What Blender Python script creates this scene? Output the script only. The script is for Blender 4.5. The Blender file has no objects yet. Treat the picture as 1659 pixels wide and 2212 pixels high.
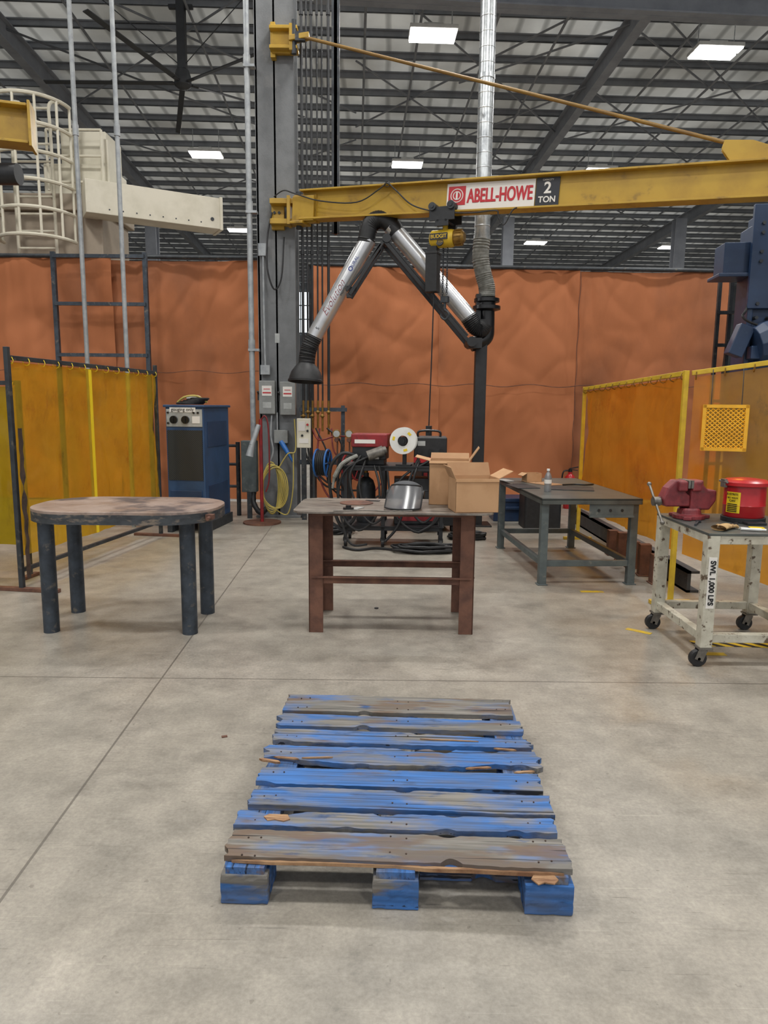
import bpy, math, random, bmesh
from mathutils import Matrix, Vector, noise
random.seed(7)
scn=bpy.context.scene; COL=scn.collection
V=Vector; rad=math.radians
# ------------------------------------------------------------------ materials
def c(r,g,b):
    f=lambda x:(x/255/12.92 if x/255<=.04045 else ((x/255+.055)/1.055)**2.4)
    return (f(r),f(g),f(b),1)
MATS={}
def mat(name,c1,c2=None,c3=None,scale=6,rough=.6,metal=0,bump=0,bscale=40,stretch=(1,1,1),lo=.4,hi=.65,lo3=.6,hi3=.75,s3=3,rvar=0):
    m=bpy.data.materials.new(name);m.use_nodes=True;nt=m.node_tree;N=nt.nodes;L=nt.links
    b=N['Principled BSDF'];b.inputs['Roughness'].default_value=rough;b.inputs['Metallic'].default_value=metal
    b.inputs['Base Color'].default_value=c1
    tc=N.new('ShaderNodeTexCoord');mp=N.new('ShaderNodeMapping');mp.inputs['Scale'].default_value=stretch
    oi=N.new('ShaderNodeObjectInfo');mul=N.new('ShaderNodeVectorMath');mul.operation='SCALE';mul.inputs[0].default_value=(13,7,5)
    L.new(oi.outputs['Random'],mul.inputs['Scale']);add=N.new('ShaderNodeVectorMath');add.operation='ADD'
    L.new(tc.outputs['Object'],mp.inputs['Vector']);L.new(mp.outputs[0],add.inputs[0]);L.new(mul.outputs[0],add.inputs[1])
    def nz(s,lo_,hi_,det=6):
        n=N.new('ShaderNodeTexNoise');n.inputs['Scale'].default_value=s;n.inputs['Detail'].default_value=det;n.inputs['Roughness'].default_value=.6
        L.new(add.outputs[0],n.inputs['Vector']);r=N.new('ShaderNodeMapRange');r.inputs[1].default_value=lo_;r.inputs[2].default_value=hi_
        L.new(n.outputs['Fac'],r.inputs[0]);return r.outputs[0]
    cur=None
    if c2:
        x=N.new('ShaderNodeMix');x.data_type='RGBA';x.inputs[6].default_value=c1;x.inputs[7].default_value=c2
        fac=nz(scale,lo,hi);L.new(fac,x.inputs[0]);cur=x.outputs[2]
        if rvar:
            r=N.new('ShaderNodeMapRange');r.inputs[3].default_value=rough;r.inputs[4].default_value=rough+rvar;L.new(fac,r.inputs[0]);L.new(r.outputs[0],b.inputs['Roughness'])
    if c3:
        y=N.new('ShaderNodeMix');y.data_type='RGBA';L.new(cur,y.inputs[6]);y.inputs[7].default_value=c3
        L.new(nz(s3,lo3,hi3),y.inputs[0]);cur=y.outputs[2]
    if cur: L.new(cur,b.inputs['Base Color'])
    if bump:
        n=N.new('ShaderNodeTexNoise');n.inputs['Scale'].default_value=bscale;n.inputs['Detail'].default_value=5
        L.new(add.outputs[0],n.inputs['Vector']);bp=N.new('ShaderNodeBump');bp.inputs['Strength'].default_value=bump;bp.inputs['Distance'].default_value=.01
        L.new(n.outputs['Fac'],bp.inputs['Height']);L.new(bp.outputs[0],b.inputs['Normal'])
    MATS[name]=m;return m
mat('yellow_paint',c(182,146,44),c(164,128,38),c(110,86,40),scale=3,rough=.45,s3=6,lo3=.6,hi3=.8)
mat('yellow_rod',c(136,104,44),c(116,86,40),scale=3,rough=.5)
mat('yellow_bright',c(206,172,40),c(186,150,40),scale=8,rough=.5)
mat('rust_steel',c(112,76,60),c(84,56,46),c(130,92,70),scale=9,rough=.75,bump=.2)
mat('dark_steel',c(62,66,70),c(48,50,54),c(96,92,84),scale=8,rough=.5,metal=.4,s3=14,lo3=.58,hi3=.7)
mat('apron_steel',c(70,74,78),c(54,56,60),c(128,116,104),scale=10,rough=.5,metal=.3,s3=11,lo3=.52,hi3=.66,stretch=(1,1,3))
mat('blue_steel_leg',c(66,74,84),c(50,56,64),c(110,104,96),scale=12,rough=.5,metal=.3,s3=18,lo3=.58,hi3=.7)
mat('table_top_a',c(160,142,132),c(136,114,100),c(88,80,80),scale=5,rough=.45,metal=.15,s3=4,lo3=.5,hi3=.64,bump=.15)
mat('table_top_b',c(138,130,120),c(108,98,90),c(80,74,70),scale=7,rough=.45,metal=.2,stretch=(1,4,1),s3=5,bump=.15,lo3=.5,hi3=.65)
mat('table_top_c',c(92,96,92),c(78,82,80),c(60,62,62),scale=6,rough=.4,metal=.3)
mat('green_grey',c(88,96,96),c(74,82,84),c(120,120,114),scale=9,rough=.5,s3=16)
mat('white_paint',c(194,190,174),c(172,166,150),c(92,76,60),scale=12,rough=.5,s3=20,lo3=.58,hi3=.64)
mat('column_grey',c(118,120,122),c(106,108,110),c(132,132,132),scale=5,rough=.7,bump=.2,bscale=60)
mat('galv',c(200,204,206),c(166,170,174),scale=14,rough=.32,metal=.75)
mat('galv_matte',c(165,168,170),c(140,144,148),scale=10,rough=.5,metal=.3)
mat('alu',c(204,204,206),c(184,186,188),scale=4,rough=.3,metal=.75)
mat('flex_grey',c(140,140,134),c(110,110,104),scale=20,rough=.6,metal=.2)
mat('shell_grey',c(74,76,80),c(60,62,66),scale=8,rough=.65)
mat('black_rubber',c(24,24,26),c(34,34,36),scale=20,rough=.55)
mat('black_metal',c(26,27,30),c(36,37,40),scale=10,rough=.5)
mat('black_gloss',c(18,18,20),c(24,24,26),rough=.35)
mat('fan_grey',c(52,54,58),c(44,46,50),rough=.5)
mat('grey_box',c(142,144,142),c(128,130,128),scale=8,rough=.5)
mat('white_plastic',c(228,228,224),c(214,214,210),scale=6,rough=.4)
mat('cream_paint',c(222,216,198),c(206,200,180),scale=2,rough=.5)
mat('tan_grey',c(168,154,136),c(152,140,124),scale=2,rough=.6)
mat('blue_paint',c(36,58,90),c(30,50,80),c(52,72,98),scale=4,rough=.4,s3=9,lo3=.6,hi3=.8)
mat('blue_machine',c(48,76,112),c(38,62,94),scale=3,rough=.4)
mat('bright_blue',c(40,100,170),None,rough=.4)
mat('panel_silver',c(180,182,180),c(160,162,160),scale=10,rough=.4,metal=.2)
mat('red_paint',c(142,34,38),c(112,28,32),c(80,34,34),scale=8,rough=.45,s3=14)
mat('vise_red',c(132,50,54),c(104,38,44),c(84,56,52),scale=16,rough=.5,s3=26,bump=.2)
mat('red_bright',c(180,32,38),c(162,28,34),scale=5,rough=.3)
mat('brass',c(150,116,56),c(120,92,46),scale=20,rough=.4,metal=.6)
mat('steel_bare',c(130,126,120),c(100,96,90),scale=20,rough=.4,metal=.6)
mat('cardboard',c(186,146,108),c(174,134,96),scale=6,rough=.85)
mat('cardboard_in',c(160,124,90),c(150,112,80),scale=6,rough=.9)
mat('leather',c(184,152,104),c(150,118,80),scale=20,rough=.8,bump=.3)
mat('sign_white',c(226,222,216),None,rough=.4)
mat('sign_red',c(186,30,42),None,rough=.4)
mat('ink_red',c(128,34,38),None,rough=.5)
mat('sign_black',c(32,34,42),None,rough=.4)
mat('ink_black',c(16,16,18),None,rough=.5)
mat('ink_blue',c(56,70,140),None,rough=.5)
mat('yellow_label',c(226,196,36),None,rough=.4)
mat('mesh_yellow',c(236,176,40),c(220,160,36),scale=9,rough=.5)
mat('yellow_cable',c(182,164,86),None,rough=.5)
mat('red_hose',c(120,40,44),None,rough=.5)
mat('tape_yellow',c(206,170,40),c(170,150,90),scale=18,rough=.6,lo=.5,hi=.7)
mat('roof_steel',c(134,138,144),c(118,122,128),scale=2,rough=.6)
mat('roof_steel_light',c(146,150,158),c(130,134,142),scale=2,rough=.6)
mat('wall_panel',c(120,124,128),c(104,108,112),scale=1,rough=.8)
mat('rim_dark',c(52,40,34),c(70,52,42),scale=14,rough=.8,bump=.3)
def wood(name,lo,hi,br=.62):
    m=mat(name,c(54,104,168),c(122,118,112),c(46,76,120),scale=2.2,rough=.75,bump=.35,bscale=18,stretch=(1,3,4),lo=lo,hi=hi,s3=7,lo3=.58,hi3=.7)
    nt=m.node_tree;N=nt.nodes;L=nt.links;b=N['Principled BSDF']
    src=b.inputs['Base Color'].links[0].from_socket
    add=[q for q in N if q.type=='VECT_MATH' and q.operation=='ADD'][0]
    def stn(scale,det=7,s=1):
        mp=N.new('ShaderNodeMapping');mp.inputs['Scale'].default_value=scale;L.new(add.outputs[0],mp.inputs[0])
        n=N.new('ShaderNodeTexNoise');n.inputs['Scale'].default_value=s;n.inputs['Detail'].default_value=det;L.new(mp.outputs[0],n.inputs['Vector']);return n.outputs['Fac']
    def rng(f,a,b_,c_,d):
        r=N.new('ShaderNodeMapRange');r.inputs[1].default_value=a;r.inputs[2].default_value=b_;r.inputs[3].default_value=c_;r.inputs[4].default_value=d;L.new(f,r.inputs[0]);return r.outputs[0]
    def scl(s,f):
        x=N.new('ShaderNodeVectorMath');x.operation='SCALE';L.new(s,x.inputs[0]);L.new(f,x.inputs['Scale']);return x.outputs[0]
    g=stn((3,30,12))
    x=scl(src,rng(g,.3,.6,.5,1.12))
    y=N.new('ShaderNodeMix');y.data_type='RGBA';L.new(rng(stn((2.5,4,3),7,1.6),br,br+.1,0,.85),y.inputs[0]);L.new(x,y.inputs[6]);y.inputs[7].default_value=c(104,84,68)
    z=N.new('ShaderNodeMix');z.data_type='RGBA';L.new(rng(stn((3,3,3),6,1.5),.42,.7,0,.5),z.inputs[0]);L.new(y.outputs[2],z.inputs[6]);z.inputs[7].default_value=c(94,92,88)
    o=scl(z.outputs[2],rng(stn((1.1,26,10),3),.635,.65,1,.16))
    L.new(o,b.inputs['Base Color'])
    bp=[q for q in N if q.type=='BUMP'][0];L.new(g,bp.inputs['Height']);bp.inputs['Distance'].default_value=.004
    return m
wood('wood_blue',.46,.62,.62);wood('wood_mix',.42,.58,.58);wood('wood_worn',.3,.48,.48);wood('wood_block',.56,.64,.64)
mat('wood_raw',c(170,136,102),c(120,84,60),scale=10,rough=.85,stretch=(1,8,1),bump=.4)
mat('orange_canvas',c(176,108,68),c(164,98,60),c(122,78,54),scale=.6,rough=.85,bump=.12,bscale=30,lo=.2,hi=.8,s3=.6,lo3=.5,hi3=.82,stretch=(1.2,1,.8))
def film(name,col,transp,gl=.12):
    m=bpy.data.materials.new(name);m.use_nodes=True;nt=m.node_tree;N=nt.nodes;L=nt.links
    for n in list(N):
        if n.type=='BSDF_PRINCIPLED':N.remove(n)
    out=[n for n in N if n.type=='OUTPUT_MATERIAL'][0]
    tc=N.new('ShaderNodeTexCoord')
    def nz(s,a,b_,st=(1,1,1)):
        mp=N.new('ShaderNodeMapping');mp.inputs['Scale'].default_value=st;L.new(tc.outputs['Object'],mp.inputs[0])
        n=N.new('ShaderNodeTexNoise');n.inputs['Scale'].default_value=s;n.inputs['Detail'].default_value=9;n.inputs['Roughness'].default_value=.65;L.new(mp.outputs[0],n.inputs['Vector'])
        r=N.new('ShaderNodeMapRange');r.inputs[1].default_value=a;r.inputs[2].default_value=b_;L.new(n.outputs['Fac'],r.inputs[0]);return r.outputs[0]
    cr=N.new('ShaderNodeMix');cr.data_type='RGBA';cr.inputs[6].default_value=col;cr.inputs[7].default_value=(col[0]*.6,col[1]*.56,col[2]*.6,1);L.new(nz(1.7,.4,.8),cr.inputs[0])
    c2=N.new('ShaderNodeMix');c2.data_type='RGBA';c2.inputs[7].default_value=(col[0]*.35,col[1]*.32,col[2]*.7,1);L.new(cr.outputs[2],c2.inputs[6]);L.new(nz(3,.56,.8,(1.5,1,.6)),c2.inputs[0]);co=c2.outputs[2]
    d=N.new('ShaderNodeBsdfDiffuse');L.new(co,d.inputs[0])
    t=N.new('ShaderNodeBsdfTranslucent');L.new(co,t.inputs[0])
    tr=N.new('ShaderNodeBsdfTransparent');tr.inputs[0].default_value=(min(1,col[0]*1.25),min(1,col[1]*1.25),col[2]*1.2,1)
    g=N.new('ShaderNodeBsdfGlossy');g.inputs['Roughness'].default_value=.25
    m1=N.new('ShaderNodeMixShader');m1.inputs[0].default_value=.5;L.new(d.outputs[0],m1.inputs[1]);L.new(t.outputs[0],m1.inputs[2])
    m2=N.new('ShaderNodeMixShader');m2.inputs[0].default_value=transp;L.new(m1.outputs[0],m2.inputs[1]);L.new(tr.outputs[0],m2.inputs[2])
    m3=N.new('ShaderNodeMixShader');m3.inputs[0].default_value=gl;L.new(m2.outputs[0],m3.inputs[1]);L.new(g.outputs[0],m3.inputs[2])
    L.new(m3.outputs[0],out.inputs[0]);MATS[name]=m;return m
film('film_yellow',c(236,192,62),.6,.04);film('film_orange',c(238,170,62),.62,.04);film('film_green',c(190,172,40),.35,.02)
film('clear_plastic',c(190,195,200),.6,.12);film('smoke_plastic',c(172,174,178),.5,.08)
def emis(name,col,s):
    m=bpy.data.materials.new(name);m.use_nodes=True;b=m.node_tree.nodes['Principled BSDF'];b.inputs['Base Color'].default_value=(1,1,1,1)
    b.inputs['Emission Color'].default_value=col;b.inputs['Emission Strength'].default_value=s;MATS[name]=m
emis('lamp_glow',(1,1,.98,1),9);emis('window_glow',(.85,.93,1,1),1.4)
def floor_mat():
    m=mat('concrete',c(156,149,138),c(142,136,126),c(166,160,149),scale=1.6,rough=.28,bump=.05,bscale=90,lo=.3,hi=.75,s3=.7,rvar=.25)
    nt=m.node_tree;N=nt.nodes;L=nt.links;b=N['Principled BSDF'];src=b.inputs['Base Color'].links[0].from_socket
    tc=[n for n in N if n.type=='TEX_COORD'][0];sp=N.new('ShaderNodeSeparateXYZ');L.new(tc.outputs['Object'],sp.inputs[0])
    def sc_(src,scale,lo,hi,a,b_,det=9,st=(1,1,1),rz=0):
        mp=N.new('ShaderNodeMapping');mp.inputs['Scale'].default_value=st;mp.inputs['Rotation'].default_value=(0,0,rz);L.new(tc.outputs['Object'],mp.inputs[0])
        nz=N.new('ShaderNodeTexNoise');nz.inputs['Scale'].default_value=scale;nz.inputs['Detail'].default_value=det;nz.inputs['Roughness'].default_value=.7;L.new(mp.outputs[0],nz.inputs['Vector'])
        mr=N.new('ShaderNodeMapRange');mr.inputs[1].default_value=lo;mr.inputs[2].default_value=hi;mr.inputs[3].default_value=a;mr.inputs[4].default_value=b_;L.new(nz.outputs['Fac'],mr.inputs[0])
        sc=N.new('ShaderNodeVectorMath');sc.operation='SCALE';L.new(src,sc.inputs[0]);L.new(mr.outputs[0],sc.inputs['Scale']);return sc.outputs[0]
    s=sc_(src,5,.3,.7,.7,1.2,12);s=sc_(s,70,.3,.7,.82,1.14,4);s=sc_(s,2.2,.54,.7,1,.7,10,(1,1.6,1),.5);s=sc_(s,1.1,.55,.72,1,1.16,8,(1.6,1,1),.9)
    s=sc_(s,4,.65,.72,1,.7,3,(1,12,1),-.6);s=sc_(s,3,.64,.67,1,1.18,3,(.7,26,1),.35);s=sc_(s,3,.65,.68,1,.78,3,(.6,24,1),1.2)
    def M(op,a,b2,c3=None):
        n=N.new('ShaderNodeMath');n.operation=op
        for i,q in enumerate((a,b2,c3)):
            if q is None:continue
            if isinstance(q,(int,float)):n.inputs[i].default_value=q
            else:L.new(q,n.inputs[i])
        return n.outputs[0]
    ly=M('LESS_THAN',M('ABSOLUTE',M('SUBTRACT',sp.outputs['Y'],3.745),0),.005)
    lx=M('LESS_THAN',M('ABSOLUTE',M('ADD',M('MULTIPLY',sp.outputs['Y'],.036),M('ADD',sp.outputs['X'],1.085)),0),.005)
    ln=M('MAXIMUM',ly,lx)
    n2=N.new('ShaderNodeTexNoise');n2.inputs['Scale'].default_value=26;n2.inputs['Detail'].default_value=2;L.new(tc.outputs['Object'],n2.inputs['Vector'])
    sk=M('MULTIPLY',M('GREATER_THAN',n2.outputs['Fac'],.73),.5)
    ln=M('MULTIPLY',M('MAXIMUM',ln,sk),.65)
    x=N.new('ShaderNodeMix');x.data_type='RGBA';L.new(ln,x.inputs[0]);L.new(s,x.inputs[6]);x.inputs[7].default_value=c(70,64,58);L.new(x.outputs[2],b.inputs['Base Color'])
floor_mat()
def hazard():
    m=mat('hazard',c(210,176,40));nt=m.node_tree;N=nt.nodes;L=nt.links;b=N['Principled BSDF']
    tc=[n for n in N if n.type=='TEX_COORD'][0];sp=N.new('ShaderNodeSeparateXYZ');L.new(tc.outputs['Object'],sp.inputs[0])
    a=N.new('ShaderNodeMath');a.operation='ADD';L.new(sp.outputs['X'],a.inputs[0]);L.new(sp.outputs['Y'],a.inputs[1])
    d=N.new('ShaderNodeMath');d.operation='MULTIPLY';L.new(a.outputs[0],d.inputs[0]);d.inputs[1].default_value=9
    f=N.new('ShaderNodeMath');f.operation='FRACT';L.new(d.outputs[0],f.inputs[0])
    g=N.new('ShaderNodeMath');g.operation='GREATER_THAN';g.inputs[1].default_value=.5;L.new(f.outputs[0],g.inputs[0])
    x=N.new('ShaderNodeMix');x.data_type='RGBA';x.inputs[6].default_value=c(206,172,44);x.inputs[7].default_value=c(34,32,30);L.new(g.outputs[0],x.inputs[0]);L.new(x.outputs[2],b.inputs['Base Color'])
hazard()
def grill():
    m=mat('grill',c(34,36,38),rough=.5);nt=m.node_tree;N=nt.nodes;L=nt.links;b=N['Principled BSDF']
    tc=[n for n in N if n.type=='TEX_COORD'][0];k=N.new('ShaderNodeTexChecker');k.inputs['Scale'].default_value=90;k.inputs[1].default_value=c(58,60,60);k.inputs[2].default_value=c(18,18,20)
    L.new(tc.outputs['Object'],k.inputs[0]);L.new(k.outputs[0],b.inputs['Base Color'])
grill()
def insul_glow():
    m=mat('insulation_glow',c(196,197,193),c(174,176,174),scale=.35,rough=.75,bump=.5,bscale=2.5)
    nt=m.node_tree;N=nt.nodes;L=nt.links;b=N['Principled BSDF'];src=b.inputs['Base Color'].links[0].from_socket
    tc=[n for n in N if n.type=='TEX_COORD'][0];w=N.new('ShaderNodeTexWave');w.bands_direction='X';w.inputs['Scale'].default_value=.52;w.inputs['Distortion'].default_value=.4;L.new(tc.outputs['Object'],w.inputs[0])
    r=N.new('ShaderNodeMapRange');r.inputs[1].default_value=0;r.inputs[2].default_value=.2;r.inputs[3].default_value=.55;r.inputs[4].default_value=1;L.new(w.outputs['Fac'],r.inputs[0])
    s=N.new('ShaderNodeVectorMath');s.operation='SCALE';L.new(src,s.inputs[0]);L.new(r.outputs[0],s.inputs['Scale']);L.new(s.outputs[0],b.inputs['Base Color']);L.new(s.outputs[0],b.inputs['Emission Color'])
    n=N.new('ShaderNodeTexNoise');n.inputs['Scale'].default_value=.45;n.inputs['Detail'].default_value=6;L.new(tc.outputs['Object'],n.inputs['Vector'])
    q=N.new('ShaderNodeMapRange');q.inputs[1].default_value=.35;q.inputs[2].default_value=.7;q.inputs[3].default_value=.12;q.inputs[4].default_value=.46;L.new(n.outputs['Fac'],q.inputs[0]);L.new(q.outputs[0],b.inputs['Emission Strength'])  # added emission: roof insulation glows in noise patches to brighten the ceiling
insul_glow()
# ------------------------------------------------------------------ mesh builder
class B:
    def __init__(s):s.v=[];s.f=[];s.M=Matrix()
    def add(s,vs,fs):
        o=len(s.v);s.v+=[tuple(s.M@V(p)) for p in vs];s.f+=[tuple(i+o for i in f) for f in fs];return s
    def box(s,x,y,z,sx,sy,sz,rx=0,ry=0,rz=0):
        R=Matrix.Translation((x,y,z))@Matrix.Rotation(rad(rz),4,'Z')@Matrix.Rotation(rad(ry),4,'Y')@Matrix.Rotation(rad(rx),4,'X')
        vs=[R@V((a*sx/2,b*sy/2,d*sz/2)) for a in(-1,1) for b in(-1,1) for d in(-1,1)]
        return s.add(vs,[(0,1,3,2),(4,6,7,5),(0,4,5,1),(2,3,7,6),(0,2,6,4),(1,5,7,3)])
    def bb(s,x0,x1,y0,y1,z0,z1):return s.box((x0+x1)/2,(y0+y1)/2,(z0+z1)/2,abs(x1-x0),abs(y1-y0),abs(z1-z0))
    def beam(s,p,q,w,h):
        F=frame(p,q);L=(V(q)-V(p)).length;m=s.M;s.M=m@F;s.box(L/2,0,0,L,w,h);s.M=m;return s
    def cyl(s,p,q,r1,r2=None,n=20,cap=True):
        r2=r1 if r2 is None else r2;F=frame(p,q);L=(V(q)-V(p)).length;vs=[];fs=[]
        for i in range(n):
            a=2*math.pi*i/n;vs.append(F@V((0,r1*math.cos(a),r1*math.sin(a))));vs.append(F@V((L,r2*math.cos(a),r2*math.sin(a))))
        for i in range(n):
            j=(i+1)%n;fs.append((2*i,2*j,2*j+1,2*i+1))
        if cap:fs.append(tuple(2*i for i in range(n))[::-1]);fs.append(tuple(2*i+1 for i in range(n)))
        return s.add(vs,fs)
    def tube(s,path,r,n=8,closed=False,cap=True):
        P=[V(p) for p in path];m=len(P);rr=r if callable(r) else (lambda t:r);vs=[];fs=[];up=None
        for i,p in enumerate(P):
            if closed:t=P[(i+1)%m]-P[i-1]
            else:t=P[min(i+1,m-1)]-P[max(i-1,0)]
            t.normalize()
            if up is None:
                up=V((0,0,1)) if abs(t.z)<.9 else V((1,0,0))
            up=(up-t*up.dot(t)).normalized();sd=t.cross(up);R=rr(i/(m-1))
            for k in range(n):
                a=2*math.pi*k/n;vs.append(p+up*R*math.cos(a)+sd*R*math.sin(a))
        for i in range(m if closed else m-1):
            for k in range(n):
                a=i*n+k;b=i*n+(k+1)%n;j=((i+1)%m)*n;fs.append((a,b,j+(k+1)%n,j+k))
        if not closed and cap:fs.append(tuple(range(n))[::-1]);fs.append(tuple((m-1)*n+k for k in range(n)))
        return s.add(vs,fs)
    def lathe(s,prof,p=(0,0,0),q=(0,0,1),n=28):
        F=frame(p,q);vs=[];fs=[];m=len(prof)
        for r,h in prof:
            for k in range(n):
                a=2*math.pi*k/n;vs.append(F@V((h,r*math.cos(a),r*math.sin(a))))
        for i in range(m-1):
            for k in range(n):
                a=i*n+k;b=i*n+(k+1)%n;fs.append((a,b,b+n,a+n))
        return s.add(vs,fs)
    def sph(s,x,y,z,rx,ry=None,rz=None,n=14):
        ry=rx if ry is None else ry;rz=rx if rz is None else rz;vs=[];fs=[];m=n//2+1
        for i in range(m):
            t=math.pi*i/(m-1)
            for k in range(n):
                a=2*math.pi*k/n;vs.append((x+rx*math.sin(t)*math.cos(a),y+ry*math.sin(t)*math.sin(a),z+rz*math.cos(t)))
        for i in range(m-1):
            for k in range(n):
                a=i*n+k;b=i*n+(k+1)%n;fs.append((a,a+n,b+n,b))
        return s.add(vs,fs)
    def prism(s,poly,z0,z1):
        n=len(poly);vs=[(x,y,z0) for x,y in poly]+[(x,y,z1) for x,y in poly]
        fs=[tuple(range(n))[::-1],tuple(range(n,2*n))]+[(i,(i+1)%n,(i+1)%n+n,i+n) for i in range(n)]
        return s.add(vs,fs)
    def grid(s,fn,nu,nv):
        vs=[fn(i/nu,j/nv) for i in range(nu+1) for j in range(nv+1)];w=nv+1
        return s.add(vs,[(i*w+j,(i+1)*w+j,(i+1)*w+j+1,i*w+j+1) for i in range(nu) for j in range(nv)])
def frame(p,q):
    p=V(p);x=(V(q)-p).normalized();up=V((0,0,1)) if abs(x.z)<.99 else V((0,1,0))
    y=up.cross(x).normalized();z=x.cross(y)
    return Matrix(((x.x,y.x,z.x,p.x),(x.y,y.y,z.y,p.y),(x.z,y.z,z.z,p.z),(0,0,0,1)))
def cr(P,n=6):
    P=[V(p) for p in P];Q=[P[0]]+P+[P[-1]];o=[]
    for i in range(1,len(Q)-2):
        a,b,c_,d=Q[i-1:i+3]
        for k in range(n):
            t=k/n;o.append(.5*((2*b)+(c_-a)*t+(2*a-5*b+4*c_-d)*t*t+(3*b-a-3*c_+d)*t**3))
    o.append(P[-1]);return o
def ring(cx,cy,cz,r,axis='y',n=24,sx=1,sz=1):
    o=[]
    for i in range(n):
        a=2*math.pi*i/n;u,w=r*math.cos(a)*sx,r*math.sin(a)*sz
        o.append({'y':(cx+u,cy,cz+w),'z':(cx+u,cy+w,cz),'x':(cx,cy+u,cz+w)}[axis])
    return o
def rrect(x0,x1,y0,y1,r,n=8):
    o=[]
    for cx,cy,a0 in((x1-r,y1-r,0),(x0+r,y1-r,90),(x0+r,y0+r,180),(x1-r,y0+r,270)):
        for k in range(n+1):
            a=rad(a0+90*k/n);o.append((cx+r*math.cos(a),cy+r*math.sin(a)))
    return o
def obj(name,b,m,parent=None,bevel=0,smooth=False,label=None):
    me=bpy.data.meshes.new(name);me.from_pydata(b.v,[],b.f);me.validate();me.materials.append(MATS[m] if isinstance(m,str) else m)
    bm=bmesh.new();bm.from_mesh(me);bmesh.ops.recalc_face_normals(bm,faces=bm.faces);bm.to_mesh(me);bm.free()
    if smooth:
        for p in me.polygons:p.use_smooth=True
        try:me.set_sharp_from_angle(angle=rad(40))
        except Exception:pass
    o=bpy.data.objects.new(name,me);COL.objects.link(o)
    if parent:o.parent=parent
    if bevel:
        md=o.modifiers.new('b','BEVEL');md.width=bevel;md.segments=2;md.limit_method='ANGLE'
    if label:o['label']=label
    return o
def bbs(name,lst,m,parent,bevel=0):
    for t in lst:
        b=B();b.bb(*t);obj(name,b,m,parent,bevel)
def T(name,label,cat,loc=(0,0,0),rz=0,group=None):
    e=bpy.data.objects.new(name,None);e.empty_display_size=.1;COL.objects.link(e);e.location=loc;e.rotation_euler=(0,0,rad(rz));e['label']=label;e['category']=cat
    if group:e['group']=group
    return e
def S(name,label,cat,b,m,loc=(0,0,0),rz=0,bevel=0,smooth=False,group=None):
    o=obj(name,b,m,None,bevel,smooth);o.location=loc;o.rotation_euler=(0,0,rad(rz));o['label']=label;o['category']=cat
    if group:o['group']=group
    return o
def struct(name,b,m,**k):
    o=obj(name,b,m,**k);o['kind']='structure';return o
def text(parent,s,size,loc,m,rot=(90,0,0),ext=.001,bold=0,sx=1,name='lettering',shear=0,mtx=None):
    cu=bpy.data.curves.new(name,'FONT');cu.body=s;cu.size=size;cu.extrude=ext;cu.align_x='CENTER';cu.align_y='CENTER';cu.offset=bold;cu.shear=shear
    o=bpy.data.objects.new('tmp',cu);COL.objects.link(o);dg=bpy.context.evaluated_depsgraph_get();dg.update()
    me=bpy.data.meshes.new_from_object(o.evaluated_get(dg));bpy.data.objects.remove(o)
    me.materials.clear();me.materials.append(MATS[m]);q=bpy.data.objects.new(name,me);COL.objects.link(q)
    if parent:q.parent=parent
    if mtx is not None:q.matrix_local=mtx
    else:
        q.location=loc;q.rotation_euler=tuple(rad(a) for a in rot)
    q.scale=(sx,1,1) if mtx is None else q.scale
    return q
def clone(root,loc,rz=None,label=None):
    def cp(o,par):
        n=o.copy();COL.objects.link(n)
        if par:n.parent=par
        for ch in o.children:cp(ch,n)
        return n
    n=cp(root,None);n.location=loc
    if rz is not None:n.rotation_euler=(0,0,rad(rz))
    if label:n['label']=label
    return n
# ------------------------------------------------------------------ structure
b=B();b.add([(-30,-9,0),(30,-9,0),(30,50,0),(-30,50,0)],[(0,1,2,3)]);struct('floor',b,'concrete')
YAW=2.4
RM=Matrix.Rotation(rad(YAW),4,'Z')
def roofz(y):return 10.25-.018*(y-17)
b=B();b.M=RM;b.add([(-30,-9,roofz(-9)),(30,-9,roofz(-9)),(30,50,roofz(50)),(-30,50,roofz(50)),(-30,-9,roofz(-9)+.15),(30,-9,roofz(-9)+.15),(30,50,roofz(50)+.15),(-30,50,roofz(50)+.15)],[(0,1,2,3),(4,7,6,5),(0,4,5,1),(1,5,6,2),(2,6,7,3),(3,7,4,0)]);struct('ceiling',b,'insulation_glow')
b=B();b.bb(-30,30,49.2,49.4,0,9.6);struct('wall_back',b,'wall_panel')
b=B();b.bb(-27.6,-27.4,-9,49,0,9.6);struct('wall_left',b,'wall_panel')
b=B();b.bb(27.4,27.6,-9,49,0,9.6);struct('wall_right',b,'wall_panel')
ti=[0]
def trim(b,m='roof_steel'):
    ti[0]+=1;return struct('trim_%d'%ti[0],b,m)
y=11.0
while y<49:
    z=roofz(y);b=B();b.M=RM;b.bb(-26,26,y-.012,y+.012,z-.165,z-.002);b.bb(-26,26,y-.012,y+.05,z-.165,z-.14);b.bb(-26,26,y-.05,y+.012,z-.03,z-.002);trim(b);y+=1.02
for x0 in (-20,-8.0,6.1,14.2,22):
    b=B();b.M=RM
    for dz,w,h in((-.19,.24,.03),(-.42,.03,.46),(-.65,.24,.03)):
        p=(x0,11,roofz(11)+dz);q=(x0,48.5,roofz(48.5)+dz);b.beam(p,q,w,h)
    trim(b,'roof_steel_light')
b=B();b.M=Matrix.Rotation(rad(4),4,'Z')
for zz,w,h in((9.65,.35,.03),(9.4,.03,.5),(9.17,.35,.03)):b.beam((-.4,14.9,zz),(14,14.9,zz),w,h)
trim(b,'roof_steel_light')
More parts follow.
